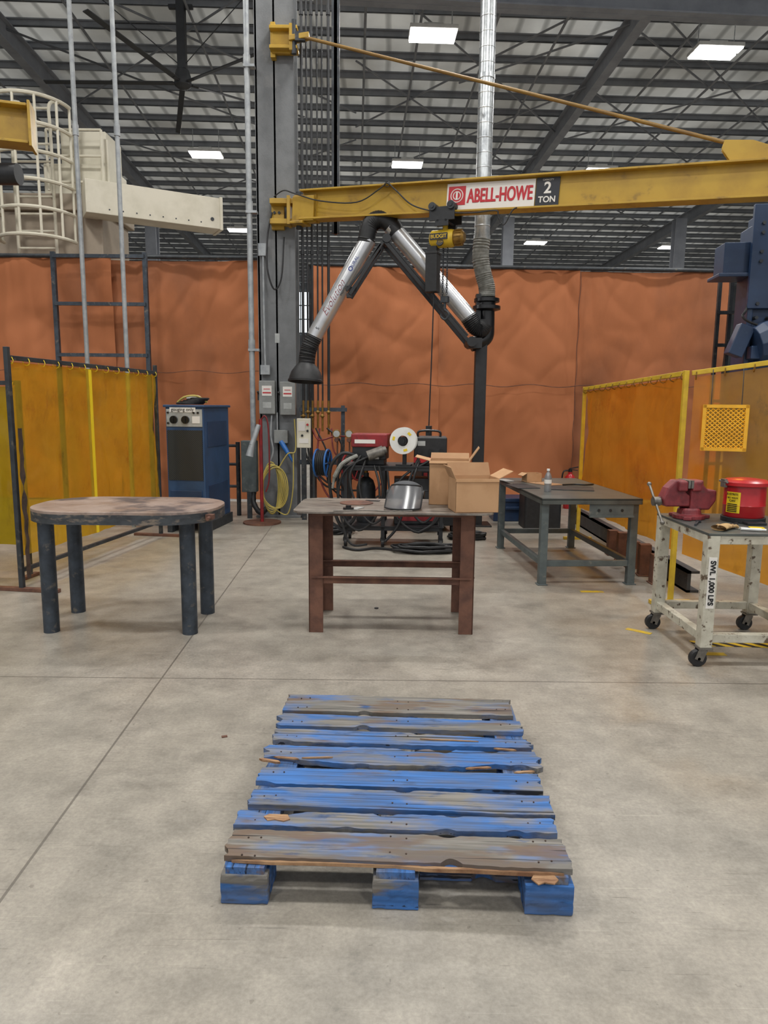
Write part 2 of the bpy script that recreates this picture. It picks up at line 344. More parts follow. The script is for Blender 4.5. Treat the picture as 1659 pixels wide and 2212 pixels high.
for x0,dz in((-6.2,-.35),(-3.6,-.4),(.2,-.35),(1.4,-.5),(3.1,-.35),(9.2,-.4),(11.2,-.35),(-1.9,-.4),(4.6,-.38),(-11,-.4),(-9.4,-.35),(7.6,-.35),(12.8,-.4)):
    b=B();b.M=RM;b.cyl((x0,12,roofz(12)+dz),(x0,48.5,roofz(48.5)+dz),.03,n=8);trim(b)
for x0,x1,y0,y1 in((-8,0,14,22),(0,-8,14,22),(6.1,0,15,23),(0,6.1,15,23),(6.1,14,16,24),(14,6.1,16,24),(-8,0,24,32),(0,-8,24,32),(6.1,0,25,33),(14,6.1,26,34),(6.1,14,26,34),(-16,-8,16,26),(-8,-16,16,26),(-20,-8,26,36),(6.1,9.5,17,20),(6.1,2.7,17,20),(-8,-5,18,21),(0,6.1,34,42),(6.1,0,34,42),(0,6.1,19,27),(6.1,0,20,28),(-8,0,18,26),(6.1,14,20,28)):
    b=B();b.M=RM;b.cyl((x0,y0,roofz(y0)-.3),(x1,y1,roofz(y1)-.3),.025,n=6);trim(b)
w=B();w.bb(-6.6,-4.4,49.12,49.18,6.3,9.0);struct('window_1',w,'window_glow')
b=B()
for k in range(6):b.bb(-6.6+k*.44-.03,-6.6+k*.44+.03,49.05,49.12,6.3,9.0)
for k in range(4):b.bb(-6.6,-4.4,49.05,49.12,6.3+k*.9-.03,6.3+k*.9+.03)
trim(b,'black_metal')
for x,yy in((4.92,30),(11.86,30),(-9.53,30)):
    b=B();zt=roofz(30)-.95
    b.bb(x-.22,x+.22,yy-.02,yy+.02,0,zt);b.bb(x-.22,x+.22,yy+.38,yy+.42,0,zt);b.bb(x-.02,x+.02,yy,yy+.4,0,zt)
    S('steel_column','slate grey steel H column reaching the roof','column',b,'roof_steel_light')
# ------------------------------------------------------------------ lamps
def lamp(x,y,z=9.2,pw=245,first=[None]):
    if first[0] is None:
        e=T('high_bay_light','white rectangular LED high bay light under the roof','ceiling light',(x,y,z),YAW,'high bay lights under the roof')
        h=B();h.bb(-.5,.5,-.31,.31,.02,.1);h.bb(-.2,.2,-.15,.15,.1,.2);obj('housing',h,'white_plastic',e,.01)
        bbs('light_panel',[(-.48,.48,.04,.28,-.01,.02),(-.48,.48,-.28,-.04,-.01,.02)],'lamp_glow',e)
        for x_ in(-.4,.4):
            r=B();r.cyl((x_,0,.1),(x_,0,.75),.01,n=6);obj('hanger',r,'galv',e)
        L=bpy.data.lights.new('lamp','AREA');L.shape='RECTANGLE';L.size=.96;L.size_y=.6;L.energy=pw;L.color=(1,.985,.95)
        lo=bpy.data.objects.new('bulb',L);COL.objects.link(lo);lo.parent=e;lo.location=(0,0,-.03);first[0]=e
    else:e=clone(first[0],(x,y,z))
    return e
for x,y in((.93,16.25),(7.15,16.86),(-5.67,23.6),(.64,24.36),(-6.6,33.3),(7.06,35.2),(13.7,35.9),(7.0,24.8),
           (-5.6,8.5),(.6,8.5),(6.8,8.5),(-5.6,2),(.6,2.0),(6.8,2),(-4,-5),(4,-5)):lamp(x,y)
# ------------------------------------------------------------------ curtains
def wavy(x0,x1,yc,z0,z1,amp,seed,nu=220,nv=50):
    b=B()
    def rid(p):return 1-min(1,abs(noise.noise(p))*3.2)
    def fn(u,v):
        x=x0+(x1-x0)*u;z=z0+(z1-z0)*v
        d=amp*(math.sin(x*4.1+seed)*.22+math.sin(x*2.2+1.3*seed)*.35+.8*noise.noise(V((x*1.1,z*.8,seed)))+.4*noise.noise(V((x*3.3,z*1.2,seed+9)))+.2*rid(V((x*1.3+z*1.1,z*.8-x*.5,seed+6)))+.16*rid(V((x*2-z*1.3,z*1.1+x*.8,seed+16)))+.16*rid(V((x*3.2,z*.6,seed+26))))
        sc=.008*math.sin(x*2.3+seed)*(1 if v>.99 else 0)
        return (x,yc+d,z+sc)
    return b.grid(fn,nu,nv)
e=T('welding_curtain','wide orange canvas curtain hanging in front of grey column','curtain',(0,11,0))
obj('canvas',wavy(-9,-4.1,0,.03,3.64,.09,2.2,260,90),'orange_canvas',e,smooth=True)
obj('canvas',wavy(-4.14,-1.72,.04,.03,3.62,.09,6.2,150,90),'orange_canvas',e,smooth=True)
r=B();r.cyl((-9,0,3.66),(-1.6,0,3.66),.03,n=10);obj('curtain_rod',r,'dark_steel',e)
for x in (-9,-1.66):
    r=B();r.cyl((x,.06,0),(x,.06,3.66),.035,n=10);obj('post',r,'dark_steel',e)
r=B();r.tube([(-8.9+i*.1,-.12-.02*math.sin(i),1.98-.02*math.sin(i*.7)) for i in range(72)],.005,5);obj('hem_cord',r,'rust_steel',e)
e=T('welding_curtain','wide orange canvas curtain with diagonal soot stains','curtain',(0,11.35,0))
obj('canvas',wavy(-1.14,.85,0,.03,3.62,.09,5.2,130,90),'orange_canvas',e,smooth=True)
obj('canvas',wavy(.83,2.98,.02,.03,3.61,.09,3.4,130,90),'orange_canvas',e,smooth=True)
obj('canvas',wavy(2.96,5.3,.04,.03,3.58,.08,9.2,140,90),'orange_canvas',e,smooth=True)
r=B();r.cyl((-1.2,0,3.64),(5.4,0,3.6),.03,n=10);obj('curtain_rod',r,'dark_steel',e)
for x in (-1.17,5.34):
    r=B();r.cyl((x,.08,0),(x,.08,3.64),.035,n=10);obj('post',r,'dark_steel',e)
r=B();r.tube([(-1.1+i*.1,-.12-.02*math.sin(i),1.83-.02*math.sin(i*.7)) for i in range(62)],.006,5);obj('hem_cord',r,'rust_steel',e)
r=B();r.tube([(2.97+.01*math.sin(i),-.09,.05+i*.1) for i in range(36)],.005,5);obj('seam_stitching',r,'rust_steel',e)
b=B()
for x in(-4.83,-3.5):b.bb(x-.03,x+.03,10.68,10.74,0,3.66)
for z in(2.93,2.2,3.6):b.bb(-4.83,-3.5,10.66,10.7,z-.025,z+.025)
S('pipe_rack','tall grey steel rack standing against orange curtain','rack',b,'blue_steel_leg')
for x in(-3.54,-3.07):
    b=B();b.cyl((0,0,0),(0,0,10.3),.026,n=12);b.cyl((0,0,4.5),(0,0,4.62),.034,n=12)
    S('conduit_pole','thin pale grey vertical pole running up to the roof','pole',b,'galv_matte',(x,8.6,0),smooth=True,group='thin vertical poles')
b=B()
for x in(-2.2,-1.98):b.cyl((x,9.6,0),(x,9.6,1.0),.03,n=10)
for z in(.4,.7,.95):b.cyl((-2.2,9.6,z),(-1.98,9.6,z),.02,n=8)
S('guard_rail','short grey pipe rail standing beside blue machine','rail',b,'dark_steel')
# ------------------------------------------------------------------ main column with equipment
e=T('steel_column','large painted grey steel column with base plate','column',(-1.415,9.7,0))
b=B();b.bb(-.245,.245,-.2,-.17,0,10.2);b.bb(-.245,.245,.17,.2,0,10.2);b.bb(-.015,.015,-.2,.2,0,10.2);b.bb(-.24,-.21,-.2,.2,0,10.2);obj('shaft',b,'column_grey',e,.004)
b=B();b.bb(-.3,.3,-.28,.28,0,.03);obj('base_plate',b,'column_grey',e,.004)
b=B();b.bb(-.03,.03,-.203,-.2,2.3,2.42);obj('tag_plate',b,'panel_silver',e)
e=T('conduit_riser','galvanised electrical conduit running up beside grey column','conduit',(-1.735,9.42,0))
b=B();b.cyl((0,0,1.04),(0,0,10.2),.036,n=14);obj('pipe',b,'galv_matte',e,smooth=True)
for z in(2.2,3.9,5.6):
    b=B();b.box(.03,0,z,.14,.09,.03);b.cyl((0,0,z-.02),(0,0,z+.13),.045,n=14);obj('clamp',b,'galv_matte',e)
b=B();b.tube(cr([(.16,.02,3.4),(.16,.02,2.6),(.17,.02,1.9)]),.014,8);b.box(.16,.02,3.45,.11,.06,.15);b.box(.17,.02,1.95,.12,.07,.12);obj('branch_conduit',b,'galv_matte',e)
def disc(x,z0,z1,wd,lab):
    e=T('disconnect_switch',lab,'switch box',(x,9.4,z0))
    h=z1-z0;b=B();b.bb(-wd/2,wd/2,0,.1,0,h);obj('enclosure',b,'grey_box',e,.008)
    b=B();b.bb(-wd*.3,wd*.3,-.004,0,h*.55,h*.85);obj('warning_label',b,'sign_white',e)
    bbs('warning_print',[(-wd*.26,wd*.26,-.006,-.004,h*.62,h*.66),(-wd*.2,wd*.2,-.006,-.004,h*.74,h*.76)],'sign_red',e)
    b=B();b.bb(-wd*.26,wd*.26,-.004,0,h*.18,h*.36);obj('data_plate',b,'panel_silver',e)
    b=B();b.box(-wd/2-.012,.04,h*.55,.02,.03,.12);b.cyl((-wd/2-.012,.04,h*.6),(-wd/2-.012,-.04,h*.68),.01,n=8);obj('lever',b,'black_metal',e)
disc(-1.545,1.38,1.81,.21,'grey electrical disconnect switch mounted on grey column')
disc(-1.275,1.37,1.80,.2,'grey electrical disconnect switch with conduit below')
e=T('transformer_box','tall grey electrical enclosure beside grey column','electrical box',(-1.79,9.35,.35))
b=B();b.bb(-.1,.1,0,.15,0,.68);obj('enclosure',b,'green_grey',e,.008)
b=B();b.bb(-.03,.03,0,.04,-.35,0);obj('stand',b,'dark_steel',e)
b=B();b.tube(cr([(.05,.05,0),(.06,.0,-.15),(.16,-.05,-.27),(.24,-.05,-.2)]),lambda t:.035+.003*math.sin(t*150),10);obj('flexible_conduit',b,'black_rubber',e,smooth=True)
e=T('outlet_box','grey outlet box with blue plug on grey column','outlet box',(-1.37,9.4,1.0))
b=B();b.bb(-.09,.09,0,.1,0,.17);obj('enclosure',b,'grey_box',e,.006)
b=B();b.cyl((0,.02,.02),(.1,-.04,-.13),.035,.03,n=14);b.cyl((.1,-.04,-.13),(.17,-.05,-.25),.018,.014,n=10);obj('blue_plug',b,'bright_blue',e,smooth=True)
b=B();b.tube(cr([(-.05,.05,.17),(-.05,.04,.4)]),.012,8);obj('feed_conduit',b,'galv_matte',e)
b=B();b.tube(cr([(-.12,.03,.36),(-.13,0,.1),(-.1,-.02,-.1),(-.14,-.02,-.25)]),.012,8);obj('feed_conduit',b,'galv_matte',e)
e=T('cable_coil','yellow extension cable coiled and hanging on grey column','cable',(-1.46,9.26,.42))
b=B()
for k in range(7):
    P=[(math.cos(a)*(.1+.012*k)+.01*k-.03,-.005*k+.03*math.sin(3*a+k)*.3,math.sin(a)*(.34-.012*k)+.02*math.sin(a*2+k)) for a in [2*math.pi*i/26 for i in range(26)]]
    b.tube(P,.009,6,True)
obj('coil',b,'yellow_cable',e,smooth=True)
for P in([(.07,0,.25),(.2,-.02,.45),(.3,.0,.5),(.29,0,.9)],[(.05,0,-.3),(.2,-.05,-.33),(.27,-.05,.0),(.27,0,.45)]):
    b=B();b.tube(cr(P),.008,6);obj('loose_cable',b,'yellow_cable',e,smooth=True)
e=T('stand_post','dark red steel post on round base plate','post',(-1.56,8.98,0))
b=B();b.cyl((0,0,0),(0,0,.02),.24,n=36);obj('base',b,'rust_steel',e)
b=B();b.cyl((0,0,.02),(0,0,1.32),.022,n=14);obj('pole',b,'red_paint',e,smooth=True)
b=B();b.cyl((-.02,-.02,1.25),(-.1,-.08,1.0),.03,.035,n=14);b.cyl((-.1,-.08,1.0),(-.13,-.1,.86),.035,.05,n=14);obj('torch_nozzle',b,'galv_matte',e,smooth=True)
b=B();b.tube(cr([(0,0,1.3),(.06,-.03,1.36),(.1,-.02,1.2),(.1,0,.6),(.05,.02,.4)]),.01,8);obj('hanging_hose',b,'red_hose',e,smooth=True)
for i,(x,r_,zb) in enumerate(((-1.07,.018,1.55),(-1.01,.012,1.25),(-.95,.016,1.2),(-.88,.011,1.4),(-.82,.011,1.3),(-.74,.018,1.25))):
    b=B();b.cyl((x,9.45,zb),(x,9.45,10.25),r_,n=10)
    for z in(3.4,6.2):b.cyl((x,9.45,z),(x,9.45,z+.05),r_*1.5,n=10)
    S('service_pipe','dark vertical service pipe beside grey column','pipe',b,'black_metal',smooth=True,group='vertical service pipes')
b=B();b.bb(-.71,-.61,9.6,9.64,3.7,10.2);b.bb(-.68,-.64,9.6,9.72,3.7,10.2)
S('roof_hanger','grey steel channel hanging from the roof','steel channel',b,'dark_steel')
e=T('pipe_manifold','steel rack carrying gas lines and valves','gas manifold',(-.86,9.42,0))
bbs('rack_rail',[(-.27,.36,.0,.04,1.42,1.47),(-.27,.75,.0,.04,.72,.78),(.28,.33,.04,.07,0,1.5),(-.25,-.21,.04,.07,0,1.5)],'blue_steel_leg',e)
for i,x in enumerate((-.21,-.15,-.09,-.02,.04,.12)):
    b=B();b.cyl((x,0,1.56),(x,0,1.2-.04*(i%3)),.014,n=8);b.sph(x,-.01,1.36+.05*(i%2),.026);b.cyl((x-.035,-.02,1.36+.05*(i%2)),(x+.035,-.02,1.36+.05*(i%2)),.007,n=6);obj('valve',b,'brass',e,smooth=True)
for P,r_ in(([(-.1,0,1.2),(0,-.1,1.05),(.2,-.15,1.1),(.35,-.1,1.1)],.01),([(0,0,1.2),(-.02,-.1,.7),(.15,-.2,.3),(.5,-.3,.2),(.9,-.3,.6)],.012),([(.16,0,1.2),(.2,-.1,.9),(.4,-.1,.7)],.01)):
    b=B();b.tube(cr(P),r_,6);obj('gas_hose',b,'red_hose',e,smooth=True)
for P,r_ in(([(-.15,0,1.2),(-.12,-.1,.8),(.1,-.15,.45),(.6,-.2,.4)],.013),([(-.05,0,1.2),(.12,-.12,.85),(.12,-.12,.5),(.3,-.1,.3)],.012),([(.1,0,1.2),(.3,-.15,1.0),(.25,-.2,.6),(.5,-.25,.25),(.8,-.3,.35)],.014),([(-.2,0,1.3),(-.18,-.1,.9),(.0,-.14,.6),(.2,-.2,.5),(.3,-.2,.85)],.013)):
    b=B();b.tube(cr(P),r_,6);obj('black_hose',b,'black_rubber',e,smooth=True)
e=T('control_panel','beige electrical control box mounted beside grey column','control box',(-1.05,9.25,.95))
b=B();b.bb(-.09,.09,0,.05,0,.38);obj('enclosure',b,'cream_paint',e,.006)
b=B();b.bb(-.03,.03,.01,.04,-.95,0);obj('stand',b,'dark_steel',e)
bbs('nameplate',[(-.07,.02,-.006,0,.22,.34),(-.06,.06,-.006,0,.06,.12)],'sign_white',e)
for x,z in((.05,.3),(.05,.22),(-.02,.16)):
    b=B();b.cyl((x,0,z),(x,-.02,z),.015,n=10);obj('button',b,'red_bright' if z>.25 else 'black_gloss',e)
for x,lab in((-.62,'round pressure gauge with brass regulator and hose'),(-.46,'round pressure gauge on brass regulator')):
    e=T('gas_regulator',lab,'gauge',(x,9.2,1.08),group='gas regulators')
    b=B();b.cyl((0,0,.06),(0,-.04,.06),.055,n=22);obj('gauge_case',b,'brass',e,.004)
    b=B();b.cyl((0,-.04,.06),(0,-.043,.06),.042,n=22);obj('dial',b,'panel_silver',e)
    b=B();b.cyl((0,.16,-.02),(0,-.02,-.02),.025,n=12);b.cyl((0,-.01,-.02),(0,-.01,.06),.014,n=8);b.cyl((0,-.02,-.02),(0,-.08,-.02),.03,.022,n=12);b.bb(-.01,.01,.13,.16,-.34,0);obj('regulator_body',b,'rust_steel',e,smooth=True)
def reel(x,y,z,col,lab,rz):
    e=T('hose_reel',lab,'hose reel',(x,y,z),rz)
    for yy in(-.07,.07):
        b=B();b.tube(ring(0,yy,0,.17),.012,8,True)
        for k in range(6):
            a=k*math.pi/3;b.cyl((0,yy,0),(.17*math.cos(a),yy,.17*math.sin(a)),.008,n=6)
        obj('reel_flange',b,col,e,smooth=True)
    b=B()
    for r_ in(.09,.11,.13,.15):
        for yy in(-.05,-.025,0,.025,.05):b.tube(ring(0,yy,0,r_),.013,6,True)
    obj('wound_hose',b,'black_rubber',e,smooth=True)
    b=B();b.bb(-.04,.04,.09,.12,-z,.05);b.bb(-.12,.12,-.1,.14,-z,-z+.02);b.cyl((0,-.1,0),(0,.12,0),.02,n=8);obj('stand',b,'dark_steel',e)
reel(-.78,8.95,.78,'bright_blue','blue metal hose reel wound with black hose',78)
reel(-.38,8.95,.74,'red_paint','red metal hose reel wound with black hose',55)
# ------------------------------------------------------------------ jib crane
p0=V((-1.13,9.3,3.94));p1=V((3.64,7.2,3.675));dr=(p1-p0).normalized()
FJ=frame(p0,p1)
e=T('jib_crane','yellow steel jib crane beam mounted on grey column','crane',(0,0,0))
b=B();b.M=FJ;LJ=6.4
b.bb(.1,LJ,-.1,.1,.155,.175);b.bb(.1,LJ,-.1,.1,-.175,-.155);b.bb(.1,LJ,-.012,.012,-.16,.16);obj('beam',b,'yellow_paint',e,.003)
b=B();b.M=FJ
b.bb(-.02,.16,-.11,.11,-.22,-.19);b.bb(-.02,.3,-.03,.03,-.2,.13);b.bb(.0,.3,-.09,-.06,-.19,.1);b.bb(.0,.3,.06,.09,-.19,.1)
b.M=Matrix()
b.bb(-1.46,-1.13,9.3,9.48,3.98,4.04);b.bb(-1.46,-1.13,9.3,9.48,3.74,3.8);b.bb(-1.46,-1.3,9.44,9.5,3.7,4.08);b.bb(-1.24,-1.2,9.24,9.46,3.72,4.06);obj('lower_bracket',b,'yellow_paint',e,.004)
b=B();b.cyl((-1.1,9.33,3.68),(-1.1,9.33,4.12),.035,n=14);obj('pivot_pin',b,'dark_steel',e)
for z in(3.8,3.9,4.0):
    for x in(-1.36,-1.42):
        b=B();b.cyl((x,9.44,z),(x,9.42,z),.018,n=6);obj('bolt',b,'dark_steel',e)
b=B();b.bb(-1.44,-1.1,9.3,9.5,5.98,6.02);b.bb(-1.44,-1.1,9.3,9.5,5.76,5.8);b.bb(-1.44,-1.38,9.4,9.5,5.7,6.1);b.bb(-1.42,-1.14,9.38,9.42,5.74,6.04);b.bb(-1.2,-1.14,9.3,9.45,5.74,6.04);b.prism([(-1.2,9.28),(-.95,9.2),(-.95,9.3),(-1.2,9.42)],5.84,5.9);obj('upper_bracket',b,'yellow_paint',e,.006)
b=B();b.cyl((-1.14,9.32,5.7),(-1.14,9.32,6.08),.03,n=12);b.box(-1.06,9.27,5.87,.12,.06,.1);obj('upper_pin',b,'dark_steel',e)
tip=FJ@V((4.95,0,.32))
b=B();b.cyl((-1.05,9.26,5.87),tip,.019,n=12);obj('tie_rod',b,'yellow_rod',e,smooth=True)
for yy in(-.04,.03):
    b=B();b.M=FJ@Matrix.Translation((0,yy,0))@Matrix.Rotation(rad(90),4,'X');b.prism([(4.88,.17),(5.3,.17),(5.26,.28),(5.05,.36),(4.8,.38),(4.78,.3)],-.01,.0);obj('tip_bracket',b,'yellow_paint',e,.003)
sg=B();sg.M=FJ;sg.bb(1.99,2.99,-.03,-.02,-.14,.14);so=obj('name_sign',sg,'sign_white',e)
def ft(s,size,lx,lz,m,bold=0,sx=1,ly=-.033):
    M=FJ@Matrix.Translation((lx,ly,lz))@Matrix.Rotation(rad(90),4,'X')@Matrix.Diagonal((sx,1,1,1));return text(e,s,size,(0,0,0),m,mtx=M,bold=bold)
for dx,dz in((-.004,.0),(.004,.0),(0,.004)):ft('ABELL-HOWE',.205,2.6+dx,-.008+dz,'sign_red',bold=.002,sx=.585,ly=-.033-dz*.05)
sg=B();sg.M=FJ;sg.bb(2.01,2.21,-.034,-.03,-.09,.11);obj('logo_panel',sg,'sign_red',e)
for rr_ in(.07,.042):
    sg=B();sg.M=FJ;sg.tube(ring(2.11,-.036,.01,rr_,'y',24),.006,6,True);obj('logo_ring',sg,'sign_white',e)
sg=B();sg.M=FJ;sg.bb(2.1,2.12,-.04,-.034,-.03,.05);obj('logo_bar',sg,'sign_white',e)
sg=B();sg.M=FJ;sg.bb(3.0,3.25,-.03,-.02,-.145,.145);obj('capacity_plate',sg,'sign_black',e)
ft('2',.16,3.125,.035,'sign_white',bold=.004);ft('TON',.085,3.125,-.08,'sign_white',bold=.002);ft('CAPACITY',.025,3.125,.12,'sign_white')
b=B();b.M=FJ
P=[(-.25,-.12,.1),(-.1,-.14,.16),(.05,-.13,.12),(.4,-.12,.02),(.9,-.12,-.02),(1.2,-.12,.12),(1.28,-.12,.17),(1.4,-.12,.08),(1.6,-.12,-.08),(1.85,-.12,-.16),(2.1,-.12,-.19),(2.35,-.12,-.2),(2.6,-.12,-.19),(2.63,-.12,-.25),(2.7,-.12,-.34),(2.78,-.12,-.2),(2.83,-.12,-.17)]
b.tube(cr(P),.008,6);obj('festoon_cable',b,'black_rubber',e,smooth=True)
b=B();b.M=FJ;b.tube(ring(1.28,-.11,.16,.03,'y',12),.005,5,True);obj('cable_ring',b,'black_rubber',e,smooth=True)
b=B();b.tube(cr([(-1.45,9.42,3.9),(-1.5,9.35,3.6),(-1.5,9.3,3.2),(-1.42,9.32,2.95),(-1.33,9.35,3.1),(-1.3,9.4,3.6)]),.011,6);obj('power_cable',b,'black_rubber',e,smooth=True)
# hoist
HC=FJ@V((1.98,0,-.17));e=T('chain_hoist','yellow electric chain hoist hanging from yellow jib beam','chain hoist',(HC.x,HC.y,HC.z),math.degrees(math.atan2(dr.y,dr.x)))
for yy in(-.14,.125):
    b=B();b.bb(-.15,.15,yy,yy+.015,-.10,.05);b.bb(-.08,.08,yy,yy+.015,-.16,-.09);obj('trolley_plate',b,'black_metal',e,.003)
for x_ in(-.05,.05):
    b=B();b.cyl((x_,-.14,-.1),(x_,.14,-.1),.015,n=8);obj('trolley_bolt',b,'black_metal',e)
for x in(-.11,.11):
    for s_ in(-1,1):
        b=B();b.cyl((x,s_*.035+.0,.055),(x,s_*.165,.055),.044,n=18);b.cyl((x,s_*.165,.055),(x,s_*.175,.055),.02,n=10);obj('trolley_wheel',b,'dark_steel',e)
b=B();b.bb(-.02,.02,-.03,.03,-.2,-.08);b.lathe([(0,-.17),(.08,-.17),(.1,-.15),(.1,.08),(.09,.11),(0,.11)],(0,0,-.27),(1,0,-.27),24);obj('hoist_body',b,'yellow_bright',e,smooth=True)
b=B();b.lathe([(0,.11),(.078,.11),(.085,.13),(.08,.2),(.05,.23),(0,.23)],(0,0,-.27),(1,0,-.27),20)
for k in range(14):
    a=k*math.pi/7;b.box(.165,.082*math.cos(a),-.27+.082*math.sin(a),.08,.008,.02,rx=math.degrees(a)+90)
obj('motor',b,'brass',e,smooth=True)
b=B();b.bb(-.15,.06,-.108,-.098,-.295,-.225);obj('brand_plate',b,'sign_black',e)
b=B();b.cyl((-.03,-.09,-.33),(-.03,-.104,-.325),.042,n=20);obj('capacity_disc',b,'sign_black',e)
text(e,'BUDGIT',.056,(-.045,-.11,-.262),'yellow_bright',bold=.001,sx=.95);text(e,'1 TON',.026,(-.03,-.108,-.322),'yellow_bright');text(e,'2000 LB',.015,(-.03,-.108,-.342),'yellow_bright')
b=B();b.bb(-.21,-.07,-.08,.05,-.86,-.42);b.bb(-.2,-.08,-.06,.04,-.44,-.33);b.bb(-.215,-.065,-.085,.055,-.44,-.41);obj('chain_container',b,'black_rubber',e,.006)
for xx,nn in((.03,22),(-.02,24)):
    b=B()
    for k in range(nn):
        z=-.36-.0245*k;a0=k%2;b.tube([(xx+(.009*math.cos(a) if a0 else 0),(0 if a0 else .009*math.cos(a)),z+.017*math.sin(a)) for a in [2*math.pi*i/10 for i in range(10)]],.004,5,True)
    obj('chain',b,'dark_steel',e)
b=B();b.bb(-.035,.055,-.03,.03,-.98,-.91);b.cyl((.01,0,-.98),(.01,0,-1.03),.018,n=10);b.tube(cr([(.01,0,-1.01),(.01,0,-1.06),(.05,0,-1.09),(.06,0,-1.13),(.02,0,-1.17),(-.03,0,-1.14),(-.035,0,-1.10)]),lambda t:.02*(1-.5*t),8);obj('hook',b,'dark_steel',e,smooth=True)
b=B();b.tube(cr([(-.12,-.02,-.86),(-.13,-.02,-1.5),(-.15,-.02,-2.4)]),.008,6);obj('pendant_cable',b,'black_rubber',e,smooth=True)
b=B();b.bb(-.18,-.12,-.05,.01,-2.58,-2.4);b.cyl((-.15,-.05,-2.46),(-.15,-.065,-2.46),.014,n=10);b.cyl((-.15,-.05,-2.54),(-.15,-.065,-2.54),.014,n=10);obj('pendant_control',b,'black_metal',e,.006)
# ------------------------------------------------------------------ fume extraction arm + duct
e=T('ventilation_duct','galvanised spiral duct dropping from the roof','duct',(1.155,9.0,0))
b=B();prof=[]
z=3.5
while z<10.2:
    prof+=[(.092,z),(.092,z+.148),(.0955,z+.152),(.0955,z+.158),(.092,z+.162)];z+=.165
b.lathe(prof,(0,0,0),(0,0,1),28);obj('spiral_duct',b,'galv',e,smooth=True)
for z in(3.5,5.3,7.2):
    b=B();b.lathe([(.092,z),(.1,z),(.1,z+.05),(.092,z+.05)],(0,0,0),(0,0,1),28);obj('duct_collar',b,'galv',e)
b=B();P=cr([(0,0,3.52),(-.01,0,3.3),(.03,0,3.1),(.075,0,2.95),(.08,0,2.83)],14);b.tube(P,lambda t:.1+.005*math.sin(t*190),24,cap=False);obj('flexible_duct',b,'flex_grey',e,smooth=True)
e=T('fume_extraction_arm','articulated welding fume arm on black steel post','extraction arm',(0,9,0))
b=B();b.bb(1.11,1.25,-.07,.07,0,2.28);b.bb(1.0,1.36,-.18,.18,0,.02);obj('post',b,'black_metal',e,.006)
b=B();b.lathe([(.1,2.66),(.17,2.68),(.17,2.72),(.11,2.73),(.11,2.76),(.155,2.77),(.155,2.81),(.1,2.82)],(1.235,0,0),(1.235,0,1),28);b.bb(1.1,1.16,-.06,.06,2.5,2.86);obj('swivel_collar',b,'black_gloss',e,smooth=True)
b=B();b.tube(cr([(1.245,0,2.7),(1.25,0,2.5),(1.24,-.01,2.36),(1.16,-.02,2.29),(1.05,-.03,2.26)],8),.09,20);obj('base_elbow',b,'black_gloss',e,smooth=True)
b=B();b.tube(cr([(1.2,-.13,2.5),(1.16,-.13,2.44),(1.08,-.13,2.47),(1.0,-.13,2.58)],14),lambda t:.103+.005*math.sin(t*130),22);b.box(1.2,-.09,2.5,.12,.12,.1);obj('lower_flex_joint',b,'black_rubber',e,smooth=True)
b=B();b.cyl((1.02,-.13,2.555),(.05,-.13,3.615),.1,n=28);obj('lower_tube',b,'alu',e,smooth=True)
b=B();b.tube(cr([(.12,-.13,3.54),(.02,-.13,3.66),(-.1,-.13,3.69),(-.2,-.13,3.62),(-.25,-.13,3.42)],12),lambda t:.104+.005*math.sin(t*150),22);obj('elbow_hose',b,'black_rubber',e,smooth=True)
b=B();b.cyl((-.22,-.13,3.46),(-.88,-.13,2.31),.1,.096,n=28);obj('upper_tube',b,'alu',e,smooth=True)
b=B();b.tube(cr([(-.87,-.13,2.33),(-.93,-.13,2.2),(-.955,-.13,2.1),(-.965,-.13,2.0)],14),lambda t:.1+.005*math.sin(t*110),22);obj('hood_flex_joint',b,'black_rubber',e,smooth=True)
b=B();b.lathe([(0,0),(.09,0),(.1,.04),(.14,.08),(.18,.14),(.2,.2),(.208,.235),(.218,.24),(.218,.262),(.205,.262),(.19,.2),(.12,.1),(.0,.09)],(-.965,-.13,2.04),(-1.0,-.2,1.2),32);obj('hood',b,'black_rubber',e,smooth=True)
for yy in(-.3,-.0):
    b=B();b.beam((1.02,yy,2.24),(-.03,yy,3.42),.03,.045);obj('lower_linkage',b,'black_metal',e,.004)
b=B();b.beam((.98,-.3,2.34),(.02,-.3,3.42),.02,.025);obj('spring_rod',b,'black_metal',e,.004)
for yy in(-.3,-.0):
    b=B();b.beam((0,yy,3.47),(-.43,yy,2.8),.03,.04);obj('upper_linkage',b,'black_metal',e,.004)
    b=B();b.beam((-.07,yy,3.38),(-.47,yy,2.84),.03,.03);obj('upper_linkage',b,'black_metal',e,.004)
b=B();b.beam((-.36,-.3,2.86),(-.5,-.15,2.9),.03,.05);b.box(-.44,-.28,2.79,.06,.05,.05);obj('linkage_bracket',b,'black_metal',e,.004)
b=B();b.cyl((0,-.33,3.44),(0,.05,3.44),.05,n=16);obj('pivot',b,'black_metal',e)
b=B();b.cyl((1.03,-.33,2.27),(1.03,.05,2.27),.06,n=16);b.box(1.08,-.15,2.26,.16,.2,.12);obj('pivot',b,'black_metal',e)
def at(s,size,d,off,m,sh=0,bold=0):
    x=V((.66,0,1.15)).normalized();p=V((-.88,-.13-.1015,2.31))+x*d;up=V((-x.z,0,x.x));zz=x.cross(up)
    p=p+up*off;M=Matrix(((x.x,up.x,zz.x,p.x),(x.y,up.y,zz.y,p.y),(x.z,up.z,zz.z,p.z),(0,0,0,1)));text(e,s,size,None,m,mtx=M,shear=sh,bold=bold,ext=.0005)
